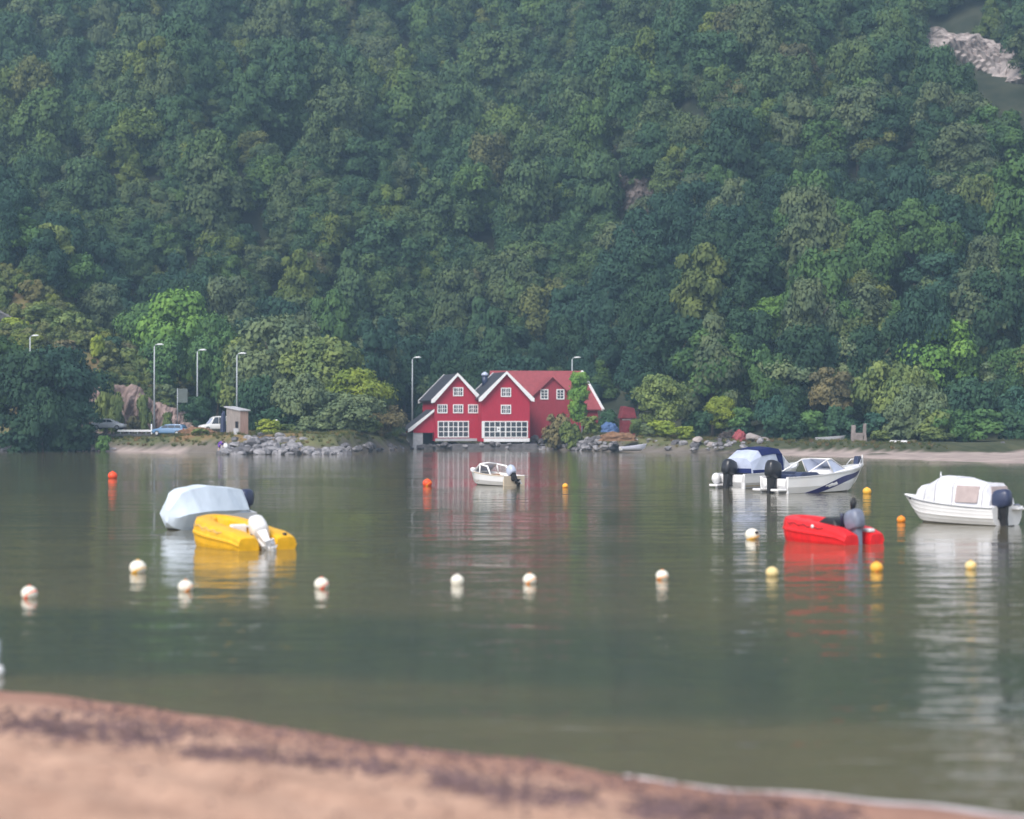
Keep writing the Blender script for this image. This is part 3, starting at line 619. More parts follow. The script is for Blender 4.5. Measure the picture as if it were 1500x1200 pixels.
for i in range(36):
    u = rnd.uniform(1130, 1510); v = rnd.uniform(649, 660); d = rnd.uniform(258, 268) if u < 1350 else rnd.uniform(252, 262)
    boulder(u, v, rnd.uniform(7, 18) * (1.3 if 1380 < u < 1450 else 1), d, 'dull boulder on the grassy bank left of the white upturned boat' if u < 1320 else 'dull boulder on the right shore beyond the upturned boats',
            'boulders on the bank among the upturned boats' if u < 1320 else 'boulders on the right shore', rnd.random() < .5, .55)
for i in range(22):
    u = rnd.uniform(-10, 170); v = rnd.uniform(655, 663); x_ = (u - CU) / F_PX * 274; boulder(u, v, rnd.uniform(8, 22), float(shore(x_)) + rnd.uniform(-.3, 1.5), 'dark flat rock at the waterline under the left trees', 'rocks under the left trees', rnd.random() < .7, .4)

def crag(name, label, cat, u0, u1, vt, vb, dist, m, nu=46, nv=22, rough=.8, back=3, seed=0, edge=None):
    """rough rock face: a displaced sheet with its own thickness, following the slope"""
    mb = MB(); front = []; bk = []
    for j in range(nv + 1):
        f = j / nv; row = []; rb = []
        for i in range(nu + 1):
            k = i / nu; u = lerp(u0, u1, k); v0_ = vt(k) if callable(vt) else vt; v1_ = vb(k) if callable(vb) else vb; v = lerp(v1_, v0_, f)
            d = dist(k, f); p = at(u, v, d); n_ = noise.fractal(Vector((p.x * .35 + seed, p.z * .22, seed * 1.7)), 1, 2, 5)
            n2 = abs(noise.noise(Vector((p.x * .9 + seed, p.z * .15, 3.3)))); env = min(1, 4 * k, 4 * (1 - k), 3 * (1 - f) + .15)
            row.append((p.x + rough * .5 * n_, p.y - rough * (1.3 * n_ + 1.2 * n2) * env, p.z + rough * .4 * n_)); rb.append((p.x, p.y + back, p.z - .4))
        front.append(row); bk.append(rb)
    mb.grid(front); mb.grid([list(reversed(r)) for r in bk])
    ring = front[0] + [r[-1] for r in front[1:]] + front[-1][::-1][1:] + [r[0] for r in front[::-1]][1:]
    rbk = bk[0] + [r[-1] for r in bk[1:]] + bk[-1][::-1][1:] + [r[0] for r in bk[::-1]][1:]
    mb.loft([ring, rbk], True, False)
    return tag(mb.build(name, m, smooth=False), label, cat)
crag('rock_face', 'pink grey blasted rock cutting beside the road on the left', 'rock face', 118, 285, lambda k: np.interp(k, [0, .15, .4, .6, .85, 1], [556, 556, 568, 580, 598, 618]) + 7 * noise.noise(Vector((k * 9, .3, 0))) + 4 * noise.noise(Vector((k * 26, 1.3, 0))), 634, lambda k, f: 289.5 + 3.2 * f, M['rock_pink'], 110, 44, rough=1.5, back=6, seed=2)
def hill_d(u, v):                                       # distance at which the line of sight meets the slope
    d = np.arange(292.0, 700.0); hit = np.nonzero(H((u - CU) / F_PX * d, d) > CAM_H - (v - VH) / F_PX * d)[0]
    return float(d[hit[0]]) if len(hit) else 560.0
def hill_crag(name, label, u0, u1, v0, v1, m, seed, lift=4.5, tilt=0):
    mb = MB(); nu, nv = 40, 20; rows = []
    for j in range(nv + 1):
        f = j / nv; row = []
        for i in range(nu + 1):
            k = i / nu; a = (k - .5) * 2; e = math.sqrt(max(0, 1 - abs(a) ** 2.5)); u = lerp(u0, u1, k); vm = (v0 + v1) / 2 + tilt * (k - .5)
            v = vm + (v1 - v0) / 2 * (1 - 2 * f) * max(e, .05); d = hill_d(u, v); p = at(u, v, d)
            n_ = noise.fractal(Vector((p.x * .13 + seed, p.z * .2, p.y * .1)), 1, 2, 6); ed = min(1, 3 * (1 - abs(a)), 4 * f, 4 * (1 - f) + .2)
            row.append((p.x, p.y - (1.0 + 4.5 * n_ * ed + lift * .5 * ed), p.z + lift * .5 * ed + 1.5 * n_))
        rows.append(row)
    mb.grid(rows); rb = [[(x, y + 6, z - 3) for x, y, z in r] for r in rows]; mb.grid([list(reversed(r)) for r in rb])
    ring = lambda A: A[0] + [r[-1] for r in A[1:]] + A[-1][::-1][1:] + [r[0] for r in A[::-1]][1:]
    mb.loft([ring(rows), ring(rb)], True, False); return tag(mb.build(name, m), label, 'rock')
hill_crag('rock_slab', 'grey bare slab high on the left hill', -30, 44, 462, 494, M['rock'], 5, 1.2, 26)
hill_crag('cliff', 'pale pinkish cliff high on the hill at the upper right', 1350, 1530, 66, 106, M['rock_pale'], 4, 3, 66)
hill_crag('scree', 'purplish brown scree patch in the middle of the wooded hill', 872, 1022, 256, 310, M['rock_brown'], 8, 1.6)
hill_crag('outcrop', 'small pale outcrop among trees near the top of the hill', 1118, 1164, 36, 58, M['rock_pale'], 12, 3, 10)

# ------------------------------------------------------------ roads, road furniture
rd = MB(); rp = []
for i in range(60):
    x = lerp(-110, -14, i / 59); y = np.interp(x, [-110, -60, -44, -30, -14], [283, 283, 282, 292, 305]); z = max(float(H(x, y - 3.2)), float(H(x, y + 3.2)), float(H(x, y))) + .07
    rp.append([(x, y - 3, z), (x, y + 3, z + .02)])
rd.grid(rp); rd_o = rd.build('road', M['asphalt'], solid=.3); tag(rd_o, kind='structure')
p = at(172, 631, 280); q = at(222, 631, 280)
gr = thing('guard_rail', 'white guard rail on the road edge between the half hidden car and the lamp post', 'guard rail', p)
mb = MB(); mb.box(0, (q - p).x, -.04, .04, -.15, .12); mb.build('beam', M['white_paint'], gr, bevel=.02)
for k in range(4):
    x = (q - p).x * (k + .3) / 4; MB().box(x, x + .1, .05, .13, -.75, .06).build('post', M['galv'], gr)
mp_ = thing('marker_post', 'white roadside marker post with black top', 'marker post', at(222, 636, 279)); mb = MB(); mb.box(-.09, .09, -.05, .05, 0, 1.35); mb.build('post', M['white_paint'], mp_, bevel=.02); MB().box(-.09, .09, -.052, .05, 1.354, 1.75).build('cap', M['black'], mp_, bevel=.02)

def street_lamp(u, vtop, d, label, vbase=None, side=1):
    x = (u - CU) / F_PX * d; z0 = float(H(x, d)) if vbase is None else CAM_H - (vbase - VH) / F_PX * d; z1 = CAM_H - (vtop - VH) / F_PX * d; h = z1 - z0
    o = thing('street_lamp', label, 'street lamp', (x, d, z0), 0, 'street lamps along the road')
    MB().tube([(0, 0, 0), (0, 0, h * .5), (0, 0, h - .25), (side * .15, 0, h - .02), (side * .5, 0, h + .02)], [.13, .11, .085, .07, .06], 10).build('pole', M['galv'], o, True)
    mb = MB(); mb.loft([[(side * a, y * wd, h + z * th) for y, z in ((-1, 0), (-.7, 1), (.7, 1), (1, 0), (.6, -.5), (-.6, -.5))] for a, wd, th in ((.3, .1, .07), (.55, .19, .14), (1.0, .2, .15), (1.25, .12, .07))])
    mb.build('lamp_head', M['lamp_head'], o, True); return o
street_lamp(226, 505, 281, 'tall street lamp beside the light blue estate car')
street_lamp(289, 513, 289, 'street lamp in front of the bright green tree')
street_lamp(347, 518, 279, 'street lamp head showing above the grey hut')
street_lamp(44, 492, 292, 'street lamp with its foot hidden by the dark left trees')
street_lamp(604, 524, 304, 'dark slim street lamp left of the boathouses')
street_lamp(838, 524, 308, 'street lamp rising behind the red tiled roof')
sg = thing('road_sign', 'grey back of a road sign on a post right of the tall lamp', 'sign', at(260, 622, 281))
MB().tube([(0, 0, -.2), (0, 0, 4.8)], .06, 8).build('post', M['galv'], sg, True); MB().box(.08, 1.35, -.03, .02, 2.9, 4.75).build('panel', M['sign_grey'], sg, bevel=.02)

# ------------------------------------------------------------ vehicles
def car(label, loc, rz, paint, kind='estate', tail=None, roof=None):
    """front points to local +x; 4.6 m long"""
    o = thing('parked_car' if kind != 'van' else 'parked_van', label, 'car' if kind != 'van' else 'van', loc, rz); L, W = 4.6, 1.78
    def ring(x, hw, z0, z1, r=.12): return [(x, -hw + r, z0), (x, hw - r, z0), (x, hw, z0 + r), (x, hw, z1 - r), (x, hw - r, z1), (x, -hw + r, z1), (x, -hw, z1 - r), (x, -hw, z0 + r)]
    mb = MB(); hd = 1.0 if kind == 'van' else .86
    mb.loft([ring(-L / 2, .74, .42, .88), ring(-L / 2 + .15, .86, .3, .96), ring(-1.3, .89, .24, .98), ring(.4, .89, .24, .97), ring(1.2, .88, .24, .95), ring(2.0, .82, .28, .82), ring(L / 2, .66, .38, .66)])
    mb.build('body', paint, o, True, .03)
    top = 1.95 if kind == 'van' else 1.46; rear = -2.2 if kind in ('estate', 'van') else -1.9
    def gh(x, hw, z): return (x, hw, z)
    cab = [[(rear + .06, s * .78, .93), (rear + .32, s * .62, top - .06)] for s in (-1, 1)]
    mb = MB(); secs = []
    for x, z, hw in ((rear + .03, .94, .8), (rear + .12, 1.15, .78), (rear + .3, top - .08, .73), (rear + .5, top, .71), (-.3, top + .03, .72), (.25, top - .02, .71), (.62, top - .22, .73), (1.0, 1.12, .77), (1.22, .95, .8)):
        secs.append([(x, -.8, .92), (x, .8, .92), (x, hw, z), (x, -hw, z)])
    mb.loft(secs); mb.build('roof', roof or paint, o, True, .02)
    for s in (-1, 1):                                   # side glass, one pane group per side
        mb = MB(); yb, yt = s * .825, s * .765
        for a, b_ in ((rear + .34, rear + 1.1), (rear + 1.18, -.12), (-.04, .86)):
            tx = .45 if b_ > .5 else b_; ax = a + (.1 if a < -1.6 else 0)
            mb.prism([(a, yb, 1.0), (b_, yb, 1.0), (tx, yt, top - .12), (ax, yt, top - .12)], (0, -s * .02, .0))
        mb.build('side_window', M['glass'], o)
    mb = MB(); mb.prism([(rear + .02, -.66, 1.0), (rear + .02, .66, 1.0), (rear + .27, .52, top - .16), (rear + .27, -.52, top - .16)], (.03, 0, 0)); mb.build('rear_window', M['glass'], o)
    mb = MB(); mb.prism([(1.18, -.66, 1.0), (1.18, .66, 1.0), (.6, .54, top - .2), (.6, -.54, top - .2)], (-.02, 0, 0)); mb.build('windscreen', M['sky_pale'], o)
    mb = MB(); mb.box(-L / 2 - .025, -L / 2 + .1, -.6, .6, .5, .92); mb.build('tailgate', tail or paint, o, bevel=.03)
    for s in (-1, 1):
        mb = MB(); mb.box(-L / 2 - .03, -L / 2 + .12, s * .72 - .1, s * .72 + .1, .62, .9); mb.build('tail_light', M['lamp_red'], o, bevel=.02)
        mb = MB(); mb.box(L / 2 - .2, L / 2 - .02, s * .55 - .14, s * .55 + .14, .56, .7); mb.build('headlight', M['lamp_head'], o, bevel=.02)
        for x in (-1.38, 1.42):
            mb = MB(); mb.tube([(x, s * .72, .31), (x, s * .915, .31)], .31, 18); wo = mb.build('wheel', M['black'], o, bevel=.02)
            MB().tube([(x, s * .90, .31), (x, s * .925, .31)], .2, 14).build('rim', M['metal'], wo)
    return o
cp = at(251, 637, 279); car('light blue estate car with its tailgate whitened as by sky light parked by the road', (cp.x, cp.y - 1.5, float(H(cp.x, cp.y - 1.5)) + .06), R(180 - 14), M['car_blue'], 'estate', M['car_white'])  # tailgate panel coloured white in place of sky light falling on it
cp = at(157, 630, 281); car('car made pale for the glare on it half hidden by the left trees at the road', (cp.x, 282, 2.72), R(-8), M['car_glare'], 'hatch')
cp = at(317, 630, 276); car('small white van parked left of the grey hut', (cp.x, 276, 2.55), R(205), M['car_white'], 'van')

# ------------------------------------------------------------ buildings
def window(parent, x, z, w_, h, cols, rows, y=-.0, fr=.14, bar=.07, nest=None, name='window', label=None):
    """white casement window on the wall plane y (facing -y); centre x, bottom z"""
    mb = MB(); x0, x1 = x - w_ / 2, x + w_ / 2
    mb.box(x0 - fr, x0, y - .09, y + .05, z - fr, z + h + fr); mb.box(x1, x1 + fr, y - .09, y + .05, z - fr, z + h + fr)
    mb.box(x0, x1, y - .09, y + .05, z - fr, z); mb.box(x0, x1, y - .09, y + .05, z + h, z + h + fr)
    for k in range(1, cols):
        xx = lerp(x0, x1, k / cols); bw = bar * (1.7 if nest and k % nest == 0 else 1); mb.box(xx - bw / 2, xx + bw / 2, y - .075, y + .03, z, z + h)
    for k in range(1, rows):
        zz = lerp(z, z + h, k / rows); mb.box(x0, x1, y - .07, y + .03, zz - bar / 2, zz + bar / 2)
    o = mb.build(name, M['white_paint'], parent); MB().box(x0, x1, y - .045, y - .02, z, z + h).build('pane', M['glass'], o)
    if label: o['label'] = label
    return o
def gable_house(o, W, D, zb, ze, zr, wall, roofm, ov=.45, fo=.5, trim=True, base=True):
    mb = MB(); mb.prism([(-W / 2, 0, zb), (W / 2, 0, zb), (W / 2, 0, ze), (0, 0, zr), (-W / 2, 0, ze)], (0, D, 0)); mb.build('wall', wall, o)
    sl = (zr - ze) / (W / 2); xe = W / 2 + ov; zo = ze - sl * ov; roof = MB()
    for s in (-1, 1):
        roof.prism([(0, -fo, zr + .16), (s * xe, -fo, zo + .16), (s * xe, -fo, zo + .0), (0, -fo, zr + .0)], (0, D + fo * 2, 0))
    ro = roof.build('roof', roofm, o)
    if trim:
        for yy in (-fo - .06, D + fo + .003):
            tb = MB()
            for s in (-1, 1):
                tb.prism([(0, yy, zr + .26), (s * (xe + .1), yy, zo + .18), (s * (xe + .1), yy, zo - .28), (s * (xe - .35), yy, zo - .18), (0, yy, zr - .16)], (0, .057, 0))
            tb.build('bargeboard', M['white_paint'], o)
    return ro
A = R(13)
def facing(u, v, d):                                    # front wall origin for a rotated house
    p = at(u, v, d); return p
# left boathouse
s1 = 290 / F_PX
p = at(669.5, 648, 291); h1 = thing('boathouse', 'left red boathouse with three small windows in a row and a side lean to', 'boathouse', (p.x, p.y, 0), A)
z_ = lambda v, d=291: CAM_H - (v - VH) / F_PX * d
W1 = 66 * s1 / math.cos(A) * 1.0
gable_house(h1, W1, 8.8, z_(646), z_(583), z_(549), M['red_wall'], M['slate'])
c_ = lambda du: du * s1 / math.cos(A)
window(h1, c_(1.5), z_(579), 1.15, .95, 4, 2, nest=2); 
for du in (-21.5, 1.5, 23.5): window(h1, c_(du), z_(604), 1.15, .95, 4, 2, nest=2)
window(h1, c_(-5.5), z_(639.5), 4.1, 2.0, 6, 3, nest=2, bar=.1, name='window', label='large glazed window front with eighteen panes')
MB().box(-W1 / 2 + .1, W1 / 2 - .4, -.14, .0, z_(646) - .02, z_(642.3)).build('plinth', M['grey_paint'], h1)
MB().box(-W1 / 2 + .02, -W1 / 2 + .14, -.05, .02, z_(641), z_(584)).build('corner_board', M['red_wall'], h1)
# its lean-to
ln = MB(); xl = -W1 / 2; zt, zl = z_(603), z_(628); zb = z_(634); xo = xl - c_(30)
ln.prism([(xl - .01, .35, zb), (xl - .01, .35, zt), (xo, .35, zl), (xo, .35, zb)], (0, 5.5, 0)); lo = ln.build('lean_to', M['red_wall'], h1)
rf = MB(); rf.prism([(xl - .02, 0, zt + .28), (xo - .7, 0, zl - .12), (xo - .7, 0, zl - .3), (xl - .02, 0, zt + .1)], (0, 6.2, 0)); rf.build('lean_to_roof', M['slate'], h1)
bb = MB(); bb.prism([(xl - .02, -.06, zt + .36), (xo - .8, -.06, zl - .06), (xo - .8, -.06, zl - .5), (xo - .3, -.06, zl - .28), (xl - .02, -.06, zt + .0)], (0, .055, 0)); bb.build('lean_to_bargeboard', M['white_paint'], h1)
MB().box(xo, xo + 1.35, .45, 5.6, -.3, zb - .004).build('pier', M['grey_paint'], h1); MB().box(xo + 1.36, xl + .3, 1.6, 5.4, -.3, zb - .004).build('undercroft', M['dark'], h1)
# right boathouse
p = at(741, 648, 290); h2 = thing('boathouse', 'right red boathouse with two stacked small windows and a wide glazed ground floor', 'boathouse', (p.x, p.y, 0), A)
z2 = lambda v: z_(v, 290); W2 = 70 * s1 / math.cos(A)
r2 = gable_house(h2, W2, 7.6, z2(647), z2(581), z2(546.5), M['red_wall'], M['slate'])
window(h2, 0, z2(580), 1.15, .98, 4, 2, nest=2); window(h2, 0, z2(605), 1.15, .98, 4, 2, nest=2)
gw = window(h2, c_(-.5), z2(639.8), 6.0, 2.0, 8, 3, nest=4, bar=.11, label='wide glazed window front of twenty four panes')
MB().box(c_(-13.5), c_(-8.5), -.11, -.085, z2(632.5), z2(625)).build('notice', M['white_paint'], h2)
MB().box(c_(-12), c_(-10), -.117, -.112, z2(629.8), z2(628)).build('notice_mark', M['dark'], h2)
MB().box(-W2 / 2 + .25, W2 / 2 - .05, -.14, 0, z2(647) - .02, z2(642.2)).build('plinth', M['white_paint'], h2)
MB().box(-W2 / 2 - .02, -W2 / 2 + .38, -.06, .0, z2(641.8), z2(617)).build('door_frame', M['white_paint'], h2)
ch = MB(); ch.tube([(-1.6, 6.2, z2(566)), (-1.6, 6.2, z2(549))], .42, 12); co = ch.build('flue', M['cowl_navy'], r2, True); mb = MB(); mb.loft([[(-1.6 + r * math.cos(k * math.pi / 5), 6.2 + r * math.sin(k * math.pi / 5), z) for k in range(10)] for r, z in ((.55, z2(549)), (.5, z2(546.5)), (.1, z2(543.5)))]); mb.build('cowl', M['sky_pale'], r2, True)
# dark stone footing shared by both fronts
ft = MB(); a_ = at(603, 650, 292); ft.loft([[(-13.2, 290.2, -.4), (-13.2, 290.2, .55), (-13.2, 300, .6), (-13.2, 300, -.4)], [(-8, 289.6, -.4), (-8, 289.6, .7), (-8, 300, .7), (-8, 300, -.4)], [(3.5, 289.4, -.4), (3.5, 289.4, .72), (3.5, 300, .75), (3.5, 300, -.4)]])
tag(ft.build('quay', M['rock_dark'], bevel=.05), 'dark stone quay under the boathouse fronts', 'quay')
# large house behind: ridge across the view, cross gable wing towards the water
D3 = 300.0; z3 = lambda v: z_(v, D3); s3 = D3 / F_PX; B3 = R(6)
p = at(806, 640, D3); h3 = thing('red_house', 'large faded red house with a red tiled roof behind the boathouses', 'house', (p.x, p.y, 0), B3)
X0, X1 = (722 - 806) * s3, (882 - 806) * s3; zr3, ze3, DE = z3(544), z3(600), 8.0
mb = MB(); yf_ = 1.0; Xr = (859 - 806) * s3 - .35; Xw = X1 - .4; mb.add([(q, y, z) for q, y, z in ((X0, yf_, z3(640)), (X0, yf_, ze3 + .3), (X0, yf_ + DE / 2, zr3 - .2), (X0, yf_ + DE, ze3 + .3), (X0, yf_ + DE, z3(640)), (Xw, yf_, z3(640)), (Xw, yf_, ze3 + .3), (Xr, yf_ + DE / 2, zr3 - .2), (Xw, yf_ + DE, ze3 + .3), (Xw, yf_ + DE, z3(640)))], [(4, 3, 2, 1, 0), (5, 6, 7, 8, 9), (0, 1, 6, 5), (1, 2, 7, 6), (2, 3, 8, 7), (3, 4, 9, 8), (4, 0, 5, 9)]); mb.build('wall', M['red_wall_old'], h3)
rf = MB(); xr0, xr1 = X0, (859 - 806) * s3; xe0, xe1 = X0, (884 - 806) * s3
# verge leans outward to the right: the eave is longer than the ridge
for s in (-1, 1):
    ye = yf_ - .5 if s < 0 else yf_ + DE + .5
    rf.prism([(xr0, yf_ + DE / 2, zr3), (xr1, yf_ + DE / 2, zr3), (xe1, ye, ze3 - .1), (xe0, ye, ze3 - .1)], (0, 0, .18))
rf.build('roof', M['red_roof'], h3)
bb = MB(); bb.bar((xr1 + .05, yf_ + DE / 2 - .05, zr3 + .12), (xe1 + .1, yf_ - .6, ze3 - .05), .28, .34); bb.build('bargeboard', M['white_paint'], h3); bb = MB(); bb.bar((xr1 + .05, yf_ + DE / 2 + .05, zr3 + .12), (xe1 + .1, yf_ + DE + .6, ze3 - .05), .28, .34); bb.build('bargeboard', M['white_paint'], h3)
MB().box(X1 - 2.9, X1 - 2.6, yf_ - .05, yf_ + .003, z3(640), ze3 - .2).build('corner_board', M['white_paint'], h3)
wg = MB(); hw = 42 * s3; zrw, zew = z3(554), z3(593); wy = -2.6
wg.prism([(-hw, wy, z3(642)), (hw, wy, z3(642)), (hw, wy, zew), (0, wy, zrw), (-hw, wy, zew)], (0, yf_ + 3 - wy, 0)); wgo = wg.build('wing', M['red_wall_old'], h3)
wr_ = MB()
for s in (-1, 1): wr_.prism([(0, wy - .35, zrw + .14), (s * (hw + .4), wy - .35, zew - .3), (s * (hw + .4), wy - .35, zew - .42), (0, wy - .35, zrw + .02)], (0, yf_ + 3.2 - wy, 0))
wr_.build('wing_roof', M['red_roof'], h3)
for du in (-12, 11.5): window(h3, du * s3, z3(584), .85, 1.15, 2, 3, y=wy, bar=.07)

# small red shed, blue tarp, rusty bank
p = at(921, 642, 276); sh = thing('red_shed', 'narrow dull red shed half hidden by the round olive tree', 'shed', (p.x, p.y, float(H(p.x, p.y)) - .1), R(8)); hS = (642 - 606) * 276 / F_PX
mb = MB(); mb.box(-.85, .85, 0, 2, 0, hS * .72); mb.build('wall', M['shed_red'], sh)
mb = MB(); mb.prism([(-1.05, -.2, hS * .70), (1.05, -.2, hS * .70), (.7, -.2, hS * 1.12), (-.7, -.2, hS * 1.2)], (0, 2.4, 0)); mb.build('roof', M['shed_red'], sh, bevel=.05); MB().box(-.86, .86, -.04, 0, hS * .62, hS * .68).build('ledge', M['stone'], sh)
def lump(name, label, cat, u, v, wpx, hpx, d, m, seed, depth=1.0, kind=None, rough=.25):
    p = at(u, v, d); s = d / F_PX; mb = MB(); nu, nv = 28, 12; secs = []
    for j in range(nv + 1):
        f = j / nv; rr_ = math.cos(f * math.pi / 2) ** .7; row = []
        for i in range(nu):
            a = 2 * math.pi * i / nu; q = Vector((math.cos(a) * rr_, math.sin(a) * rr_, math.sin(f * math.pi / 2))); k = 1 + rough * noise.fractal(q * 2.3 + Vector((seed, 0, 0)), 1, 2, 4)
            row.append((q.x * wpx * s / 2 * k, q.y * wpx * s / 2 * depth * k, q.z * hpx * s * k - .1))
        secs.append(row)
    mb.loft(secs); o = mb.build(name, m); o.location = p; return tag(o, label, cat, None, kind)
lump('tarpaulin', 'blue tarpaulin heap left of the red shed', 'tarpaulin', 893, 632, 26, 13, 274, M['blue_tarp'], 3, .8)
lump('earth_bank', 'rusty orange earth bank below the red shed', 'earth bank', 906, 645, 56, 12, 269, M['rust'], 6, .5)
lump('grass_mound', 'orange dry grass mound behind the light blue estate car', 'mound', 290, 638, 60, 12, 272, M['rust'], 9, .4)
# brush pile: many sticks
bpile = MB(); br = random.Random(4); pc = at(1070, 650, 266)
for i in range(420):
    a = br.uniform(0, 6.28); r_ = 1.9 * math.sqrt(br.random()); z = max(0, 1.75 * (1 - (r_ / 2.1) ** 2)) * br.uniform(.3, 1); c0 = Vector((r_ * math.cos(a), r_ * math.sin(a) * .7, z)); dv = Vector((br.gauss(0, 1), br.gauss(0, 1), br.gauss(0, .45))).normalized() * br.uniform(.25, .6)
    bpile.bar(c0 - dv, c0 + dv, .06, .06)
bo = bpile.build('brush_pile', M['rock_brown']); bo.location = pc; tag(bo, 'reddish brown brush pile on the far shore', 'brush pile')
lump('debris', 'reddish debris heap on the right side of the brush pile', 'debris', 1083, 648, 22, 17, 265, M['red_roof'], 2, .8, rough=.2)
# ruined stone pillars
st = thing('stone_ruin', 'ruined pinkish stone pillars under the tall grey tree', 'ruin', at(1258, 646, 268))
for k, (x, h, wd) in enumerate(((-.7, 2.1, .5), (.75, 2.3, .42), (0, 1.1, 1.1))):
    mb = MB(); secs = []
    for j in range(7):
        f = j / 6; jx = br.uniform(-.05, .05); ww = wd / 2 * br.uniform(.85, 1.1); secs.append([(x + jx - ww, -.3, h * f - .1), (x + jx + ww, -.3, h * f - .1), (x + jx + ww, .3, h * f - .1), (x + jx - ww, .3, h * f - .1)])
    mb.loft(secs); mb.build('pillar' if k < 2 else 'low_wall', M['stone'], st, bevel=.06)

# grey wooden hut
p = at(352, 637, 262); hu = thing('hut', 'weathered grey wooden hut with a sloping roof behind the riprap', 'hut', (p.x, p.y, p.z - .1), 0)
a1 = R(28); ex = Vector((-math.cos(a1), math.sin(a1) * 1.0, 0)); ey = Vector((math.sin(R(50)), math.cos(R(50)), 0)); s_ = 262 / F_PX
wl, wr2 = 22 * s_ / math.cos(a1), 10.5 * s_ / math.sin(R(50)); zc, zL = (637 - 601.5) * s_, (637 - 596.5) * s_
O = Vector((0, 0, 0)); Lp = ex * wl; Rp = ey * wr2; up = Vector((0, 0, 1))
mb = MB(); mb.add([O, Lp, Lp + up * zL, O + up * zc], [(0, 1, 2, 3)]); mb.add([Rp + Lp, Rp, Rp + up * zc, Rp + Lp + up * zL], [(0, 1, 2, 3)]); mb.add([Lp, Lp + Rp, Lp + Rp + up * zL, Lp + up * zL], [(0, 1, 2, 3)]); mb.build('wall', M['hut'], hu)
mb = MB(); mb.add([O, Rp, Rp + up * zc, O + up * zc], [(0, 1, 2, 3)]); so = mb.build('side_wall', M['hut_warm'], hu); so['label'] = 'warmer brown boarded end wall'
q0 = -ex * .18 - ey * .18; rfp = [q0 + up * (zc + .03), Lp + ex * .2 - ey * .18 + up * (zL + .08), Lp + Rp + ex * .2 + ey * .18 + up * (zL + .08), Rp - ex * .18 + ey * .18 + up * (zc + .03)]
mb = MB(); mb.prism(rfp, (0, 0, .14)); mb.build('roof', M['grey_paint'], hu)
n1 = Vector((-math.sin(a1), -math.cos(a1), 0))
def onw(fx, z): return ex * (wl * fx) + up * z + n1 * .02
mb = MB(); mb.prism([onw(.14, .95), onw(.34, .95), onw(.34, 1.75), onw(.14, 1.75)], n1 * .03); mb.build('opening', M['dark'], hu)
mb = MB(); mb.prism([onw(.1, -.4), onw(.45, -.4), onw(.45, .9), onw(.1, .9)], n1 * .08); mb.build('door', M['grey_paint'], hu)
lump('blue_cover', 'dark blue covered stack leaning at the left of the hut', 'cover', 327, 632, 9, 30, 266, M['cowl_navy'], 4, 1.0, rough=.1)
wb = thing('bollard', 'short white bollard in the grass right of the hut', 'bollard', at(405, 630, 266)); MB().tube([(0, 0, -.2), (0, 0, 1.0)], .12, 10).build('post', M['galv'], wb, True); MB().ball((0, 0, 1.12), .2).build('cap', M['white_paint'], wb, True)

# ------------------------------------------------------------ boats
def hull_secs(L, W, zs, zb_, draft, n=16, rake=.35, fl=.86, tip=.03):
    S = []
    for i in range(n + 1):
        t = i / n; b = W / 2 * (.94 + .06 * math.sin(math.pi * min(1, t * 1.6))) * (1 - max(0, (t - .42) / .58) ** 2.3); b = max(b, tip); zg = zs + (zb_ - zs) * t ** 1.7
        kz = -draft + (draft + zg * .35) * max(0, (t - .72) / .28) ** 2.0; x = -L / 2 + L * t; rk = rake * L * .28 * max(0, (t - .55) / .45) ** 2
        S.append(dict(t=t, x=x, b=b, zg=zg, k=kz, rk=rk))
    return S
def hull(parent, L, W, zs, zb_, draft, m, name='hull', open_=True, floor=.12, wallt=.07, n=16, rake=.35, flare=.84, inner=None, deck_from=None):
    S = hull_secs(L, W, zs, zb_, draft, n, rake); mb = MB(); secs = []
    for s in S:
        b, zg, k, x, rk = s['b'], s['zg'], s['k'], s['x'], s['rk']; zm = lerp(k, zg, .55); zc = lerp(k, zg, .28); bc = b * flare
        bi = max(b - wallt, .008); fz = min(max(floor, k + .08), zg - .03)
        outer = [(x, b, zg), (x - rk * .35, lerp(bc, b, .6), zm), (x - rk * .75, bc * .93, zc), (x - rk, 0, k), (x - rk * .75, -bc * .93, zc), (x - rk * .35, -lerp(bc, b, .6), zm), (x, -b, zg)]
        if open_: inn = [(x, -bi, zg + .005), (x - rk * .5, -bi * .86, fz), (x - rk * .5, bi * .86, fz), (x, bi, zg + .005)]
        else: inn = [(x, -bi, zg + .012), (x, -bi * .4, zg + .05 + .10 * b), (x, bi * .4, zg + .05 + .10 * b), (x, bi, zg + .012)]
        secs.append(outer + inn)
    mb.loft(secs); return mb.build(name, m, parent, smooth=False), S
def strip(S, f0, f1, off, t0=0, t1=1, side=(1, -1), flare=.84):
    """band on the outside of the hull between height fractions f0(t), f1(t)"""
    mb = MB()
    def pt(s, f, sg):
        b, zg, k, x, rk = s['b'], s['zg'], s['k'], s['x'], s['rk']; pts = [(.28, b * flare * .93, rk * .75), (.55, lerp(b * flare, b, .6), rk * .35), (1, b, 0)]
        for (fa, ba, ra), (fb, bb_, rb) in zip(pts, pts[1:]):
            if f <= fb or fb == 1:
                q = (f - fa) / (fb - fa); return (x - lerp(ra, rb, q), sg * (lerp(ba, bb_, q) + off), lerp(k, zg, f))
    for sg in side:
        P = []
        for s in S:
            if t0 <= s['t'] <= t1: a, c = f0(s['t']), f1(s['t']); P.append([pt(s, a, sg), pt(s, c, sg), tuple(np.array(pt(s, c, sg)) - np.array((0, sg * off * 1.3, 0))), tuple(np.array(pt(s, a, sg)) - np.array((0, sg * off * 1.3, 0)))])
        mb.loft(P, True, True)
    return mb
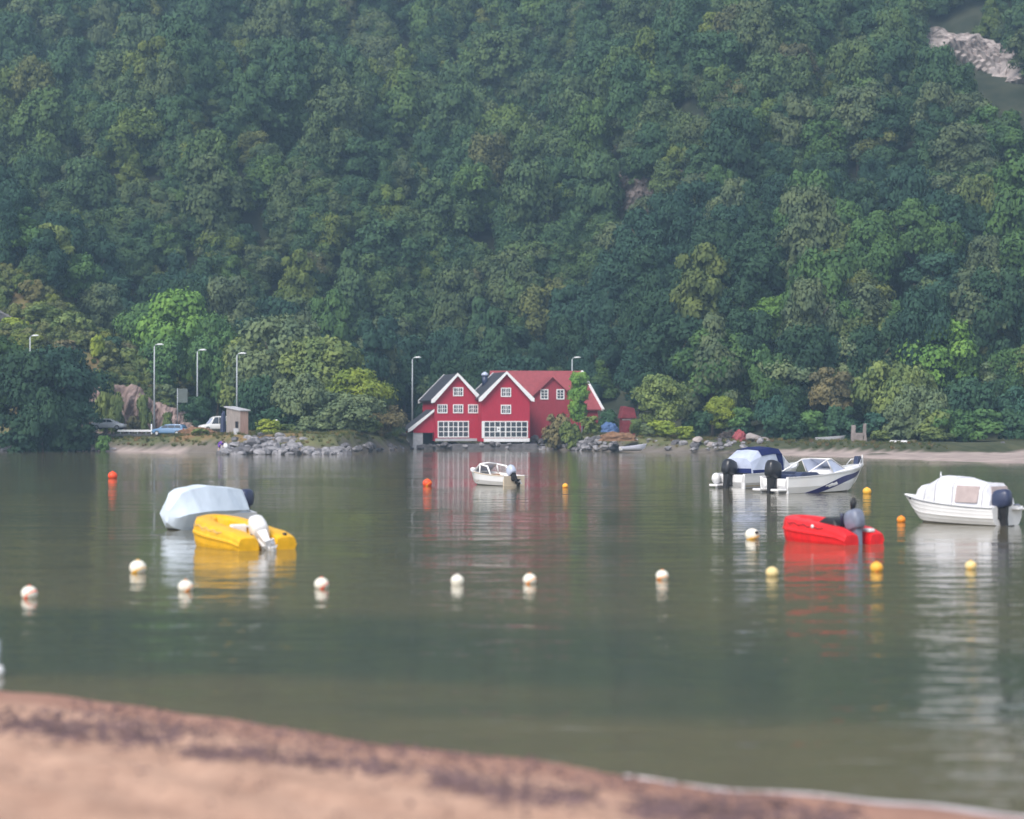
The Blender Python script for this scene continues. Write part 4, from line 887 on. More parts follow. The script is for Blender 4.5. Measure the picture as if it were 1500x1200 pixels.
def outboard(parent, loc, cowl, tilt=0, s=1.0, tiller=False, leg=None, steer=0):
    """leg hangs down at tilt 0; +x is towards the bow; parts: bracket and leg, with cowl, propeller and tiller as sub-parts"""
    leg = leg or M['black']; mb = MB()
    mb.loft([[(x * s, y * s, z * s) for x, y in ((-.14 * a, -.09 * a), (.10 * a, -.09 * a), (.10 * a, .09 * a), (-.14 * a, .09 * a))] for a, z in ((1.3, .12), (1.1, -.05), (.8, -.3), (.7, -.62))])
    mb.box(.02 * s, .17 * s, -.13 * s, .13 * s, -.28 * s, .06 * s)
    mb.box(-.26 * s, .1 * s, -.11 * s, .11 * s, -.52 * s, -.485 * s)
    mb.tube([(.16 * s, 0, -.68 * s), (0, 0, -.69 * s), (-.2 * s, 0, -.68 * s)], [.03 * s, .085 * s, .06 * s], 10)
    mb.prism([(.05 * s, -.012, -.72 * s), (-.08 * s, -.012, -.72 * s), (-.08 * s, -.012, -.92 * s), (-.0 * s, -.012, -.86 * s)], (0, .024, 0))
    o = mb.build('outboard_motor', leg, parent, bevel=.012 * s); o.location = loc; o.rotation_euler = (0, R(tilt), R(steer))
    mb = MB(); secs = []
    for z, a, b, sh in ((.06, .20, .15, 0), (.12, .26, .19, -.01), (.30, .28, .20, -.02), (.45, .27, .19, -.03), (.55, .22, .15, -.04), (.59, .12, .08, -.04)):
        secs.append([((sh - .03 + a * math.copysign(abs(math.cos(q)) ** .6, math.cos(q))) * s, b * math.copysign(abs(math.sin(q)) ** .6, math.sin(q)) * s, z * s) for q in [2 * math.pi * k / 16 for k in range(16)]])
    mb.loft(secs); mb.build('cowl', cowl, o, True)
    mb = MB()
    for k in range(3):
        a = k * 2.094; mb.prism([(-.21 * s, .02 * math.cos(a) * s, -.68 * s + .02 * math.sin(a) * s), (-.25 * s, .13 * math.cos(a - .4) * s, -.68 * s + .13 * math.sin(a - .4) * s), (-.22 * s, .15 * math.cos(a + .2) * s, -.68 * s + .15 * math.sin(a + .2) * s), (-.2 * s, .1 * math.cos(a + .6) * s, -.68 * s + .1 * math.sin(a + .6) * s)], (.012, 0, 0))
    mb.tube([(-.2 * s, 0, -.68 * s), (-.28 * s, 0, -.68 * s)], .035 * s, 8); mb.build('propeller', M['metal'], o)
    if tiller: MB().tube([(.12 * s, 0, .12 * s), (.4 * s, .03, .2 * s), (.62 * s, .05, .24 * s)], [.035 * s, .03 * s, .04 * s], 8).build('tiller', M['black'], o, True)
    return o
def heading(deg): return R(90 - deg)                    # degrees clockwise from straight away from the viewer: bow direction
def boat(label, cat, u, v, deg, name='motorboat', group=None, push=0):
    p = on_water(u, v); p.y += push; return thing(name, label, cat, p, heading(deg), group)

# 1 plastic dinghies: a U shaped float with two stern pods
def dinghy(label, u, v, deg, m, s, trim, ex):
    o = boat(label, 'dinghy', u, v, deg, 'dinghy'); L, W = 4.1 * s, 1.98 * s; hw = W / 2 - .36 * s; path = [(-L / 2, hw), (-L / 2 + .12 * s, hw), (-L / 2 + .3 * s, hw), (-L / 2 + .6 * s, hw), (-.8 * s, hw), (-.3 * s, hw), (.2 * s, hw), (.75 * s, hw * .96), (1.15 * s, hw * .86), (1.42 * s, hw * .62), (1.6 * s, hw * .3), (1.66 * s, 0)]
    path = path + [(x, -y) for x, y in path[-2::-1]]; secs = []; nP = len(path)
    for i, (x, y) in enumerate(path):
        a = Vector(path[max(i - 1, 0)]); c = Vector(path[min(i + 1, nP - 1)]); d = (c - a).normalized(); nrm = Vector((-d.y, d.x))      # points outward (port side first, going forward: outward is left)
        f = (x + L / 2) / (L / 2 + 1.78 * s); h = (.52 + .44 * f ** ex) * s; wd = .74 * s; k = -.18 * s + .35 * s * max(0, f - .6) ** 1.2
        if f < .16: h *= .74 + .26 * (f / .16) ** .7
        sec = []
        for n_, z in ((-.40, -.0), (-.06, -.0), (.30, 0), (.42, .30), (.45, .50), (.50, .53), (.50, .60), (.46, .64), (.44, .80), (.36, .96), (.10, 1.0), (-.22, .985), (-.40, .90), (-.46, .6), (-.46, .3)):
            sec.append((x + nrm.x * n_ * wd, y + nrm.y * n_ * wd, lerp(k, h, z)))
        secs.append(sec)
    mb = MB(); mb.loft(secs); mb.build('hull', m, o, smooth=False, bevel=.03 * s)
    mb = MB(); mb.box(-L / 2 + .55 * s, 1.3 * s, -hw + .12 * s, hw - .12 * s, .02, .12 * s); mb.build('floor', trim, o); mb = MB(); mb.box(-L / 2 + .45 * s, -L / 2 + .57 * s, -hw + .2 * s, hw - .2 * s, -.1, .44 * s); mb.build('transom', trim, o, bevel=.02)
    mb = MB(); mb.box(-.75 * s, -.4 * s, -hw + .15 * s, hw - .15 * s, .1, .42 * s); mb.build('thwart', m, o, bevel=.03)
    pts = []
    for k in range(9):
        x = lerp(-.9, 1.25, k / 8) * s; f = (x + L / 2) / (L / 2 + 1.78 * s); h = (.52 + .44 * f ** ex) * s; yo_ = np.interp(x, [-.6 * s, .2 * s, .75 * s, 1.15 * s, 1.42 * s], [hw, hw, hw * .96, hw * .86, hw * .62]) + .36 * s; pts.append((x, yo_ - (.02 if k % 2 == 0 else -.01), h * (.84 if k % 2 == 0 else .75)))
    for sg in (1, -1): MB().tube([(x, sg * y, z) for x, y, z in pts], .012, 6).build('grab_rope', M['rope'] if m == M['yellow'] else M['black'], o, True)
    return o, L, hw
yd, L, hw = dinghy('yellow plastic dinghy with a tilted white outboard', 347, 801, -34, M['yellow'], 1.12, M['yellow'], 1.3)
yo = outboard(yd, (-L / 2 + .36, -.02, .40), M['cowl_white'], 58, 1.5, True, M['cowl_white'], -40); yo.rotation_euler.x = R(-30)
MB().box(-.2, .0, -.3, .3, .3, .78).build('seat', M['white_paint'], yd, bevel=.05); MB().tube([(.0, -.35, .68), (-.55, -.3, .72), (-.95, -.12, .66)], [.04, .06, .05], 8).build('steering_arm', M['white_paint'], yd, True)
mk = MB()                                               # faint moulded marks on the side of the float
for x, a, wd in ((.52, 0, .10), (.32, .2, .09), (.05, -.2, .14), (-.18, .1, .10), (-.40, .2, .10)):
    mk.bar((x - wd / 2, hw + .362, .56 + .06 * x), (x + wd / 2, hw + .362, .56 + .06 * x + .03 * a), .012, .055)
mk.build('marking', M['cream_b'], yd); MB().bar((-.16, hw + .372, .3635), (-.30, hw + .372, .3625), .012, .03).build('emblem', M['black'], yd)
MB().tube([(-L / 2 + .25, hw - .1, .47), (-L / 2 + .5, .35, .5), (-L / 2 + .75, .1, .42)], .02, 6).build('mooring_rope', M['black'], yd, True)
MB().tube([(-L / 2 + .16, -hw - .02, .40), (-L / 2 + .16, -hw - .02, .56)], .075, 10).build('fitting', M['black'], yd, True)
rdg, L, hw = dinghy('red plastic dinghy with black seats and a tilted grey outboard', 1210, 794, -34, M['red_plastic'], .965, M['black'], .75)
ob = outboard(rdg, (-L / 2 + .36, .10, .42), M['cowl_grey'], 16, 1.35, False, M['cowl_grey'])
MB().tube([(.05, 0, .55), (.0, -.02, .72), (-.08, -.04, .88)], [.045, .05, .05], 8).build('tiller', M['black'], ob, True); MB().tube([(-.05, -.03, .82), (-.13, -.05, 1.02), (-.2, -.06, 1.2)], [.07, .12, .05], 8).build('tiller_grip', M['black'], ob, True)
MB().loft([[(x, y, z) for y, z in ((-.62, .2), (.62, .2), (.55, h), (-.55, h))] for x, h in ((-1.25, .5), (-1.0, .86), (-.5, .92), (-.2, .78))]).build('seat', M['black'], rdg, smooth=False, bevel=.08)
MB().tube([(-1.15, .3, .6), (-1.2, .35, .95), (-1.2, .35, 1.08)], [.05, .05, .09], 8).build('throttle', M['cowl_navy'], rdg, True)
MB().ball((-.33, hw + .345, .60), .07, 10, 6, (1, .35, 1)).build('sticker', M['white_paint'], rdg, True)
MB().box(-L / 2 + .05, -L / 2 + .45, -hw + .05, -hw + .3, .42, .55).build('fuel_tank', M['white_paint'], rdg, bevel=.04)

# 2 covered boat with pale tarpaulin
tb = boat('boat wrapped in a pale blue tarpaulin beside the yellow dinghy', 'boat', 291, 776, -149, 'covered_boat', push=1.6)
L, W = 4.6, 1.9; hull(tb, L, W, .55, .75, .25, M['gel'], open_=False)
CVR = np.array([(-.44, .62, .10, 1.16, .40), (-.39, .88, .04, 1.56, .56), (-.15, 1.0, .0, 1.66, .58), (.10, 1.0, -.02, 1.76, .5), (.30, .92, -.02, 1.66, .42), (.40, .72, .0, 1.5, .32), (.47, .42, .10, 1.05, .2), (.505, .10, .3, .82, .05)])
secs = []; KT = np.linspace(-.44, .505, 46)
for t in KT:
    wd, zlo, ztop, tw = [np.interp(t, CVR[:, 0], CVR[:, i]) for i in range(1, 5)]; x = L * t; hw_ = W / 2 * wd * 1.1; zk = lerp(zlo, ztop, .42); prof = [(hw_ * .5, zlo), (hw_ * .74, lerp(zlo, zk, .45)), (hw_, zk), (lerp(hw_, W / 2 * tw, .33), lerp(zk, ztop, .33)), (lerp(hw_, W / 2 * tw, .66), lerp(zk, ztop, .66)), (W / 2 * tw + .02, ztop - .07), (W / 2 * tw * .5, ztop - .02), (0, ztop)]
    row = []
    for sgn, pr in ((-1, prof), (1, prof[-2::-1])):
        for yy, zz in pr:
            q = noise.noise(Vector((x * 1.1, sgn * yy * 2.2, zz * .8))) * .05 + .06 * abs(noise.noise(Vector((x * 1.9 + zz * 1.6, sgn * 3.3, zz * .9)))) * (zz < ztop - .1); row.append((x, sgn * (yy - (q if yy > .02 else 0)), zz - q * .4))
    secs.append(row)
mb = MB(); mb.loft(secs, True, True); tp = mb.build('tarpaulin', M['tarp'], tb, smooth=True); md = tp.modifiers.new('crease', 'EDGE_SPLIT'); md.split_angle = R(24)
outboard(tb, (-L / 2 - .12, .15, .72), M['cowl_navy'], 0, 1.3); MB().box(-L / 2 - .5, -L / 2 - .02, -.85, -.5, .2, .42).build('swim_platform', M['gel'], tb, bevel=.04)

# 3 small open boat with windscreen
wbt = boat('small white open boat with a windscreen frame and tan inside', 'boat', 721, 710.5, -38, 'open_boat'); wbt.scale = (1.14, 1.14, 1.10)
L, W = 4.1, 1.65; _, S = hull(wbt, L, W, .62, .95, .2, M['gel'], floor=.2)
MB().box(-L / 2 - .01, -L / 2 + .07, -W / 2 * .93 + .02, W / 2 * .93 - .02, -.02, .58).build('transom', M['cream'], wbt); MB().box(-L / 2 + .15, L * .18, -W / 2 * .72, W / 2 * .72, .205, .24).build('floor', M['tan'], wbt)
strip(S, lambda t: .93, lambda t: 1.0, .015, 0, 1).build('rub_rail', M['cream'], wbt); MB().box(-.75, -.4, -.64, .64, .2, .52).build('thwart', M['tan'], wbt, bevel=.03); MB().box(.1, .5, -.66, .66, .24, .66).build('console', M['tan'], wbt, bevel=.04)
fr = MB()
for s in (-1, 1): fr.tube([(-.85, s * .76, .62), (-.45, s * .68, 1.12), (.35, s * .6, 1.24), (1.0, s * .52, .82)], [.05, .06, .06, .07], 8); fr.tube([(.35, s * .6, 1.24), (.3, s * .68, .72)], .05, 8)
fr.tube([(.35, -.6, 1.24), (.42, 0, 1.31), (.35, .6, 1.24)], .06, 8); fr.build('windscreen_frame', M['gel'], wbt, True)
MB().prism([(1.02, -.5, .80), (1.02, .5, .80), (.40, .56, 1.22), (.40, -.56, 1.22)], (-.02, 0, .0)).build('windscreen', M['sky_pale'], wbt)
MB().loft([[(x, -b, z) for b, z in ()] or [(x, -b, zg), (x, 0, zg + .08), (x, b, zg), (x, b, zg - .06), (x, -b, zg - .06)] for x, b, zg in ((.95, .70, .80), (1.4, .52, .87), (1.9, .16, .95))]).build('foredeck', M['gel'], wbt)
outboard(wbt, (-L / 2 - .02, .1, .62), M['sky_pale'], 42, 1.05)

# 4 sport boat with dark stripe (right)
sb = boat('white sport boat with a sweeping dark blue stripe', 'motorboat', 1200, 720.5, 55, 'motorboat', push=0); sb.scale = (1.16, 1.14, 1.22)
L, W = 6.2, 2.3; _, S = hull(sb, L, W, .78, 1.28, .3, M['gel'], open_=True, floor=.35, wallt=.16, rake=.55, flare=.93)
strip(S, lambda t: .10 + .56 * sstep(.1, .8, t), lambda t: .20 + .64 * sstep(.05, .7, t), .014, .18, .98, flare=.93).build('stripe', M['navy'], sb)
strip(S, lambda t: .97, lambda t: 1.01, .03, 0, 1).build('rub_rail', M['white_paint'], sb)
MB().box(-L / 2, -L / 2 + .12, -1.0, 1.0, -.1, .7).build('transom', M['gel'], sb, bevel=.03)
dk = MB(); dk.loft([[(x, -b, z), (x, -b * .5, z + .1), (x, b * .5, z + .1), (x, b, z), (x, b, z - .1), (x, -b, z - .1)] for x, b, z in ((.15, 1.08, .96), (.9, 1.0, 1.05), (1.7, .8, 1.13), (2.5, .45, 1.22), (3.0, .1, 1.28))]); dk.build('foredeck', M['gel'], sb, bevel=.02)
wsf = MB(); Q = [(-1.3, 1.02, .88), (.05, 1.0, 1.42), (1.3, .62, 1.05)]
ws = MB(); ws.prism([(.1, 1.0, .98), (1.1, .72, 1.10), (.1, .80, 1.58), (-.35, .95, 1.55)], (0, -.03, 0)); ws.prism([(.1, -1.0, .98), (1.1, -.72, 1.10), (.1, -.80, 1.58), (-.35, -.95, 1.55)], (0, .03, 0)); ws.prism([(1.1, -.7, 1.12), (1.1, .7, 1.12), (.12, .8, 1.59), (.12, -.8, 1.59)], (-.03, 0, .0)); ws.build('windscreen', M['sky_pale'], sb)
for s in (-1, 1): wsf.tube([(-1.75, s * 1.0, .95), (-.35, s * .95, 1.57), (.1, s * .8, 1.61), (1.12, s * .72, 1.13)], .035, 8); wsf.tube([(-.35, s * .95, 1.57), (-.0, s * 1.0, 1.0)], .03, 8)
wsf.tube([(.1, -.8, 1.61), (.1, .8, 1.61)], .035, 8); wsf.build('windscreen_frame', M['gel'], sb, True)
for s in (-1, 1): MB().loft([[(x, s * .75 - .33, .4), (x, s * .75 + .2, .4), (x, s * .75 + .2, h), (x, s * .75 - .33, h)] for x, h in ((-2.4, .8), (-2.1, 1.02), (-1.1, 1.0), (-.9, .86))]).build('seat', M['cowl_navy'], sb, bevel=.06)
MB().box(-2.85, -2.45, -.95, .95, .4, .92).build('rear_bench', M['cowl_navy'], sb, bevel=.08)
MB().tube([(2.35, .5, 1.25), (2.6, .38, 1.55), (3.05, .0, 1.62), (2.6, -.38, 1.55), (2.35, -.5, 1.25)], .022, 8).build('bow_rail', M['metal'], sb, True)
MB().loft([[(2.55 + dx, -.16 * k, 1.3 + z), (2.55 + dx, .16 * k, 1.3 + z), (2.85 + dx, .1 * k, 1.3 + z), (2.85 + dx, -.1 * k, 1.3 + z)] for dx, k, z in ((0, 1, 0), (.05, 1.2, .2), (.05, .8, .42))]).build('anchor_roller', M['cowl_navy'], sb, bevel=.03)
MB().prism([(2.98, -.03, 1.28), (3.12, -.03, 1.28), (3.06, -.03, 1.78)], (0, .06, 0)).build('bow_light', M['gel'], sb)
outboard(sb, (-L / 2 - .1, 0, .62), M['cowl_black'], 14, 1.6); MB().box(-L / 2 - .62, -L / 2 - .01, .4, .98, .1, .22).build('swim_platform', M['gel'], sb, bevel=.04); MB().box(-L / 2 - .62, -L / 2 - .01, -.98, -.4, .1, .22).build('swim_platform', M['gel'], sb, bevel=.04)

# 5 cabin boat with blue canopy (left of it)
cb = boat('white motorboat with a blue canopy beside the sport boat', 'motorboat', 1120, 713.5, 47, 'motorboat'); cb.scale = (1.12, 1.14, 1.10)
L, W = 6.0, 2.35; _, S = hull(cb, L, W, .82, 1.3, .3, M['gel'], open_=True, floor=.35, wallt=.16, rake=.5)
strip(S, lambda t: .97, lambda t: 1.01, .03).build('rub_rail', M['white_paint'], cb); strip(S, lambda t: .36, lambda t: .42, .012, 0, .9).build('stripe', M['cream'], cb); strip(S, lambda t: .55 + .5 * (t - .36), lambda t: .82, .012, .36, .55).build('emblem', M['cowl_grey'], cb)
MB().box(-L / 2, -L / 2 + .12, -1.05, 1.05, -.1, .78).build('transom', M['gel'], cb, bevel=.03)
dk = MB(); dk.loft([[(x, -b, z), (x, -b * .5, z + .12), (x, b * .5, z + .12), (x, b, z), (x, b, z - .1), (x, -b, z - .1)] for x, b, z in ((.5, 1.06, 1.0), (1.2, .95, 1.08), (2.0, .68, 1.18), (2.9, .12, 1.3))]); dk.build('foredeck', M['gel'], cb)
def ctop(x, hw_, z0, hw1, z1): return [(x, -hw_, z0), (x, -lerp(hw_, hw1, .6), lerp(z0, z1, .72)), (x, -hw1 * .8, z1 - .05), (x, 0, z1), (x, hw1 * .8, z1 - .05), (x, lerp(hw_, hw1, .6), lerp(z0, z1, .72)), (x, hw_, z0)]
cn = MB(); cn.loft([ctop(-2.35, 1.08, .86, .85, 1.72), ctop(-1.5, 1.1, .86, .95, 2.18), ctop(-.5, 1.1, .9, .98, 2.32), ctop(.3, 1.08, .96, .92, 2.22), ctop(1.35, .9, 1.08, .6, 1.18)]); cn.build('canopy', M['sky_pale'], cb, smooth=False)
def cpatch(xs_, e=.03): return [ctop(x, hw_ + e, z0, hw1 + e, z1 + e) for x, hw_, z0, hw1, z1 in xs_]
b1 = MB()                                               # blue cloth: roof band, side panel, lower hem
rows = cpatch([(-1.5, 1.1, .86, .95, 2.18), (-.5, 1.1, .9, .98, 2.32), (.3, 1.08, .96, .92, 2.22)])
for r0, r1 in zip(rows, rows[1:]):
    b1.prism([r0[1], r0[2], r1[2], r1[1]], (0, 0, .01)); b1.prism([r0[2], r0[3], r1[3], r1[2]], (0, 0, .01)); b1.prism([r0[3], r0[4], r1[4], r1[3]], (0, 0, .01)); b1.prism([r0[4], r0[5], r1[5], r1[4]], (0, 0, .01))
b1.build('roof_cloth', M['blue_canvas'], cb)
b2 = MB()
for s in (-1, 1):
    b2.prism([(-.25, s * 1.0, 1.95), (.32, s * .98, 1.95), (.32, s * 1.13, .99), (.12, s * 1.13, .97)], (0, s * .015, 0)); b2.prism([(-2.3, s * 1.12, .86), (-.2, s * 1.14, .9), (-.2, s * 1.10, 1.06), (-2.3, s * 1.08, 1.04)], (0, s * .015, 0))
b2.prism([(-2.40, -1.05, .86), (-2.40, 1.05, .86), (-2.36, 1.0, 1.12), (-2.36, -1.0, 1.12)], (-.015, 0, 0)); b2.build('side_cloth', M['blue_canvas'], cb)
b3 = MB()
for s in (-1, 1): b3.prism([(.34, s * 1.06, 1.0), (1.36, s * .92, 1.09), (1.3, s * .66, 1.22), (.34, s * .82, 2.06)], (0, s * .02, .02))
b3.build('front_cloth', M['white_canvas'], cb)
outboard(cb, (-L / 2 - .1, 0, .66), M['cowl_black'], 18, 1.65); MB().box(-L / 2 - .6, -L / 2 - .01, .4, 1.0, .1, .24).build('swim_platform', M['gel'], cb, bevel=.04)
MB().ball((-L / 2 - .3, .72, .55), .27, 12, 8, (1, 1, 1.2)).build('fender', M['cowl_white'], cb, True)

# 6 white boat with cream canvas hood
hb = boat('white clinker boat under a white canvas hood at the right', 'motorboat', 1399, 766, -41, 'motorboat'); hb.scale = (1.06, 1.06, 1.0)
L, W = 5.0, 2.1; _, S = hull(hb, L, W, .74, 1.12, .25, M['gel'], open_=False, rake=.5)
for k, f in enumerate((.40, .55, .70, .84)): strip(S, lambda t, f=f: f, lambda t, f=f: f + .025, .012, 0, .98).build('strake', M['gel'], hb)
strip(S, lambda t: .955, lambda t: .985, .02).build('rub_rail', M['cowl_grey'], hb); strip(S, lambda t: .986, lambda t: 1.03, .03).build('gunwale', M['white_paint'], hb)
def hood(x, hw_, z0, hw1, z1): return [(x, -hw_, z0), (x, -lerp(hw_, hw1, .55), lerp(z0, z1, .7)), (x, -hw1 * .7, z1 - .04), (x, 0, z1), (x, hw1 * .7, z1 - .04), (x, lerp(hw_, hw1, .55), lerp(z0, z1, .7)), (x, hw_, z0)]
HS = [(-2.25, .88, .74, .66, 1.20), (-2.0, .9, .74, .72, 1.74), (-1.2, .93, .75, .76, 1.78), (-.4, .95, .77, .78, 1.98), (.3, .94, .8, .72, 2.0), (.9, .86, .86, .56, 1.70), (1.45, .66, .93, .40, 1.58), (1.62, .56, .96, .36, 1.15)]
mb = MB(); mb.loft([hood(*q) for q in HS]); mb.build('hood', M['white_canvas'], hb, smooth=False, bevel=.04)
for x_, q in ((-1.95, HS[1]), (-.55, HS[3]), (.32, HS[4]), (.9, HS[5])):
    hr = [(x_, y * 1.012, z + .008) for _, y, z in hood(x_, *[np.interp(x_, [h_[0] for h_ in HS], [h_[i] for h_ in HS]) for i in range(1, 5)])]; MB().tube(hr, .014, 6).build('hood_seam', M['grey_paint'], hb, True)
for s in (-1, 1): MB().prism([(-1.75, s * .945, .92), (-.72, s * .965, .93), (-.72, s * .80, 1.62), (-1.78, s * .75, 1.60)], (0, s * .03, .01)).build('hood_window', mat('hood_film', (.42, .34, .33), .25, .5, var=.1) if s < 0 else bpy.data.materials['hood_film'], hb)
MB().prism([(-2.24, -.6, 1.0), (-2.24, .6, 1.0), (-2.10, .5, 1.6), (-2.10, -.5, 1.6)], (-.03, 0, 0)).build('rear_window', bpy.data.materials['hood_film'], hb)
MB().ball((1.75, .62, 1.0), .05).build('cleat', M['black'], hb, True); MB().tube([(.62, .1, 1.7), (.62, .1, 2.15)], [.05, .03], 8).build('navigation_light', M['metal'], hb, True)
MB().box(-L / 2 - .3, -L / 2 + .1, -.92, -.3, .62, .72).build('stern_shelf', M['gel'], hb, bevel=.03); outboard(hb, (-L / 2 - .05, .42, .66), M['cowl_navy'], 8, 1.4, False, None, 10)
MB().tube([(-L / 2 - .05, -.75, .8), (-L / 2 - .1, -.6, .84), (-L / 2 - .1, -.3, .84)], .035, 8).build('stern_rail', M['cowl_grey'], hb, True)

# boats lying on the far shore
fd = thing('dinghy', 'small pale grey dinghy drawn up on the shore below the round olive tree', 'dinghy', at(928, 659.5, 261), R(12)); _, S = hull(fd, 3.4, 1.4, .42, .82, .1, mat('lilac_gelcoat', (.60, .60, .70), .35, .5), floor=.12); MB().box(-1.7, -1.62, -.62, .62, .0, .4).build('transom', M['gel'], fd); MB().box(-.3, 0, -.6, .6, .26, .32).build('thwart', M['tan'], fd)
ru = thing('rowing_boat', 'grey white rowing boat lying on the far bank below the brownish tree', 'rowing boat', at(1217, 646, 269), R(4)); hull(ru, 3.8, 1.4, .45, .7, .12, M['grey_paint'], floor=.12); MB().box(-1.9, -1.82, -.6, .6, 0, .42).build('transom', M['grey_paint'], ru); MB().box(-.2, .1, -.6, .6, .3, .36).build('thwart', M['tan'], ru)
uw = thing('upturned_boat', 'upturned white boat on the far bank below the spreading olive tree', 'boat', at(1323, 651, 264), R(-3)); mb = MB()
mb.loft([[(x, b, 0), (x, b * .85, h * .7), (x, 0, h), (x, -b * .85, h * .7), (x, -b, 0)] for x, b, h in ((-1.7, .5, .42), (-1.4, .62, .5), (0, .68, .52), (1.0, .55, .48), (1.6, .2, .36), (1.75, .04, .25))]); mb.build('hull', M['gel'], uw, bevel=.03); MB().bar((-1.6, 0, .46), (1.5, 0, .44), .06, .08).build('keel', M['white_paint'], uw)

# ------------------------------------------------------------ buoys
def buoy(label, u, v, rpx, m, m2=None, eye=None, group=None, tall=1.0, name='buoy'):
    p = on_water(u, v); r = rpx / F_PX * p.y * 1.03; o = thing(name, label, 'buoy', (p.x, p.y, r * .55), rnd.uniform(-.3, .3), group)
    MB().ball((0, 0, 0), r, 20, 14, (1, 1, .92 * tall)).build('float', m, o, True)
    if m2:
        bd = MB().ball((0, 0, 0), r * 1.012, 20, 6, (1, 1, .92 * tall), -.9, -.2).build('band', m2, o, True); bd.rotation_euler = (rnd.uniform(-.35, .15), rnd.uniform(-.75, -.1), 0)
    if eye is not None: MB().tube([(r * .55 * eye, -r * .62, r * .35), (r * .72 * eye, -r * .80, r * .42)], r * .22, 10).build('eye', M['black'], o, True)
    else: MB().tube([(0, 0, r * .85 * tall), (0, 0, r * 1.02 * tall)], r * .2, 10).build('eye', m2 or m, o, True)
    return o
buoy('red buoy alone far out on the left', 165, 701, 6.8, M['redorange'])
buoy('orange red buoy left of the small white open boat', 626, 712, 6.8, M['redorange'], M['orange'])
buoy('tiny orange buoy right of the small white open boat', 828, 714.5, 4.2, M['yellow_b'], M['orange'])
buoy('yellow orange buoy off the bow of the sport boat', 1270, 723.5, 6.2, M['yellow_b'])
buoy('small orange buoy off the bow of the hooded clinker boat', 1320, 765, 6.2, M['orange'])
buoy('white buoy with a dark eye left of the red dinghy', 1102, 790, 10.5, M['white_b'], M['yellow_b'], 1)
buoy('cream buoy with a dark eye below left of the red dinghy', 1131, 844, 9.2, M['cream_b'], None, -.3)
buoy('plain bright orange buoy below the red dinghy', 1284, 837, 9.2, M['yellow_b'], M['orange'])
buoy('pale orange buoy in front of the hooded clinker boat', 1422, 834, 8.4, M['cream_b'], M['yellow_b'])
buoy('white buoy over a thin orange band left of the cream ones', 970, 849, 9.2, M['white_b'], M['orange'])
buoy('white buoy with an orange side in the middle of the row', 776, 855, 9.8, M['white_b'], M['orange'])
buoy('plain white buoy in the row below the small open boat', 670, 856, 9.4, M['white_b'], M['white_b'])
buoy('white buoy with a red flank right of the yellow dinghy', 471, 862, 10.5, M['white_b'], M['redorange'])
buoy('white buoy below the stern reflection of the yellow dinghy', 272, 866, 10.8, M['white_b'], M['orange'])
buoy('white and red buoy nearest the left edge', 43, 876, 11.6, M['white_b'], M['redorange'])
buoy('large cream buoy with a yellow belly left of the covered boat', 202, 839, 12.2, M['white_b'], M['yellow_b'])
p = on_water(-3, 990); mk = thing('marker_buoy', 'white float with a grey pole cut by the left edge near the beach', 'buoy', p); MB().ball((-.02, 0, .08), .13).build('float', M['white_paint'], mk, True); MB().tube([(-.02, 0, .1), (-.02, 0, .62)], [.07, .06], 10).build('pole', M['galv'], mk, True)

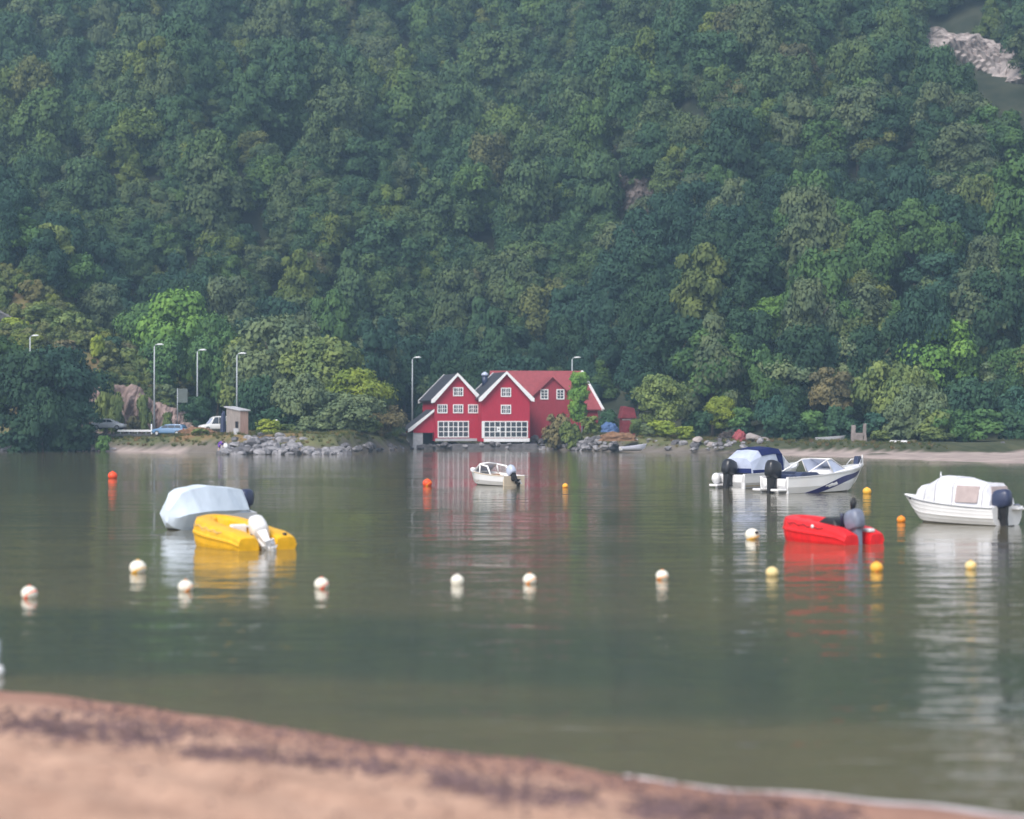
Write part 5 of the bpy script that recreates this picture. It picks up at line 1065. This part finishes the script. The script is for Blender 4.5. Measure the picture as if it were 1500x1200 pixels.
# ------------------------------------------------------------ the person on the rocks
def person(label, loc, rz):
    o = thing('person', label, 'person', loc, rz); V = []; E = []; RR = []
    def ch(p0, pts):
        k = p0
        for p, r in pts: V.append(p); RR.append(r); E.append((k, len(V) - 1)); k = len(V) - 1
        return k
    V.append((0, 0, .82)); RR.append(.15)               # pelvis; bends forward along +x
    chest = ch(0, [((.14, 0, .98), .14), ((.30, 0, 1.08), .155)]); neck = ch(chest, [((.44, 0, 1.12), .06)]); ch(neck, [((.53, 0, 1.12), .095), ((.62, 0, 1.09), .085)])
    for s in (-1, 1):
        ch(0, [((.02, s * .1, .74), .10), ((.06, s * .12, .44), .07), ((-.02, s * .12, .12), .048), ((-.03, s * .12, .05), .045), ((.12, s * .13, .03), .035)])
        h = ch(chest, [((.34, s * .19, 1.02), .06), ((.38, s * .22, .78), .048), ((.5, s * .16, .58), .036), ((.53, s * .15, .52), .034)])
        for k in range(5): a = (k - 2) * .016; ch(h, [((.545 + .01 * (2 - abs(k - 2)), s * .15 + a * 1.2, .475 + (.02 if k == 0 else 0)), .010), ((.55, s * .15 + a * 1.5, .435 + (.03 if k == 0 else 0) + .006 * abs(k - 2)), .008)])
    me = bpy.data.meshes.new('body'); me.from_pydata(V, E, []); b = bpy.data.objects.new('body', me); COL.objects.link(b); b.parent = o; me.materials.append(M['skin'])
    md = b.modifiers.new('skin', 'SKIN'); md.use_smooth_shade = True
    for i, r in enumerate(RR): me.skin_vertices[0].data[i].radius = (r, r)
    me.skin_vertices[0].data[0].use_root = True; b.modifiers.new('sub', 'SUBSURF').levels = 1
    mb = MB(); rings = [((-.07, 0, .66), .205, .19), ((-.03, 0, .84), .20, .18), ((.12, 0, .99), .185, .17), ((.30, 0, 1.09), .20, .17), ((.40, 0, 1.12), .12, .10)]
    mb.loft([[(c[0] - .5 * rz_ * math.sin(a) * .8, c[1] + ry * math.cos(a), c[2] + rz_ * math.sin(a) * .9) for a in [2 * math.pi * k / 14 for k in range(14)]] for c, ry, rz_ in rings]); mb.build('jacket', M['purple'], o, True)
    for s in (-1, 1): MB().tube([(.31, s * .16, 1.06), (.36, s * .21, .92), (.385, s * .225, .74)], [.085, .075, .062], 10).build('sleeve', M['purple'], o, True)
    MB().tube([(.0, .1, .78), (.05, .12, .56), (.055, .12, .46)], [.13, .105, .09], 10).build('shorts_leg', M['purple'], o, True); MB().tube([(.0, -.1, .78), (.05, -.12, .56), (.055, -.12, .46)], [.13, .105, .09], 10).build('shorts_leg', M['purple'], o, True)
    MB().ball((.56, 0, 1.14), .112, 12, 8, (1, .95, .9), -.3, 1).build('hair', M['hair'], o, True)
    f = MB(); f.ball((.665, 0, 1.05), .018, 8, 5); f.build('nose', M['skin'], o, True)
    for s in (-1, 1): MB().ball((.645, s * .032, 1.085), .012, 8, 5).build('eye', M['black'], o, True); MB().ball((.55, s * .098, 1.09), .025, 8, 5, (.7, .4, 1)).build('ear', M['skin'], o, True)
    MB().box(.655, .665, -.025, .025, 1.005, 1.012).build('mouth', M['lamp_red'], o); return o
pp = at(321, 661.5, 249.5); person('person in purple bending forward on the rocks below the hut', pp, R(-12))
bgp = at(330.5, 656, 249.3); bag = thing('bag', 'white bag on the rocks beside the person in purple', 'bag', bgp); MB().loft([[(x * k, y * k, z) for x, y in ((-.22, -.14), (.22, -.14), (.22, .14), (-.22, .14))] for k, z in ((.9, 0), (1.1, .2), (1.0, .42), (.6, .52))]).build('sack', M['white_paint'], bag, bevel=.06); MB().tube([(-.12, 0, .48), (-.06, 0, .66), (.06, 0, .66), (.12, 0, .48)], .018, 6).build('handle', M['white_paint'], bag, True)

# ------------------------------------------------------------ haze over the lake
hz = MB(); hz.box(-345, 345, -70, 730, -3.6, float(ZZ.max()) + 30); ho = hz.build('haze', None); hm = bpy.data.materials.new('haze'); hm.use_nodes = True; t = hm.node_tree; t.nodes.remove(t.nodes['Principled BSDF'])
pv = t.nodes.new('ShaderNodeVolumePrincipled'); pv.inputs['Color'].default_value = (.50, .74, 1, 1); pv.inputs['Density'].default_value = .0004; pv.inputs['Anisotropy'].default_value = .1
t.links.new(pv.outputs[0], t.nodes['Material Output'].inputs['Volume']); ho.data.materials.append(hm); tag(ho, 'thin blue haze over the lake and hillside', 'haze', kind='stuff')

print('SCRUB', len(sc), sum(1 for q in sc if 0 < CU + q[0] / q[1] * F_PX < 120))
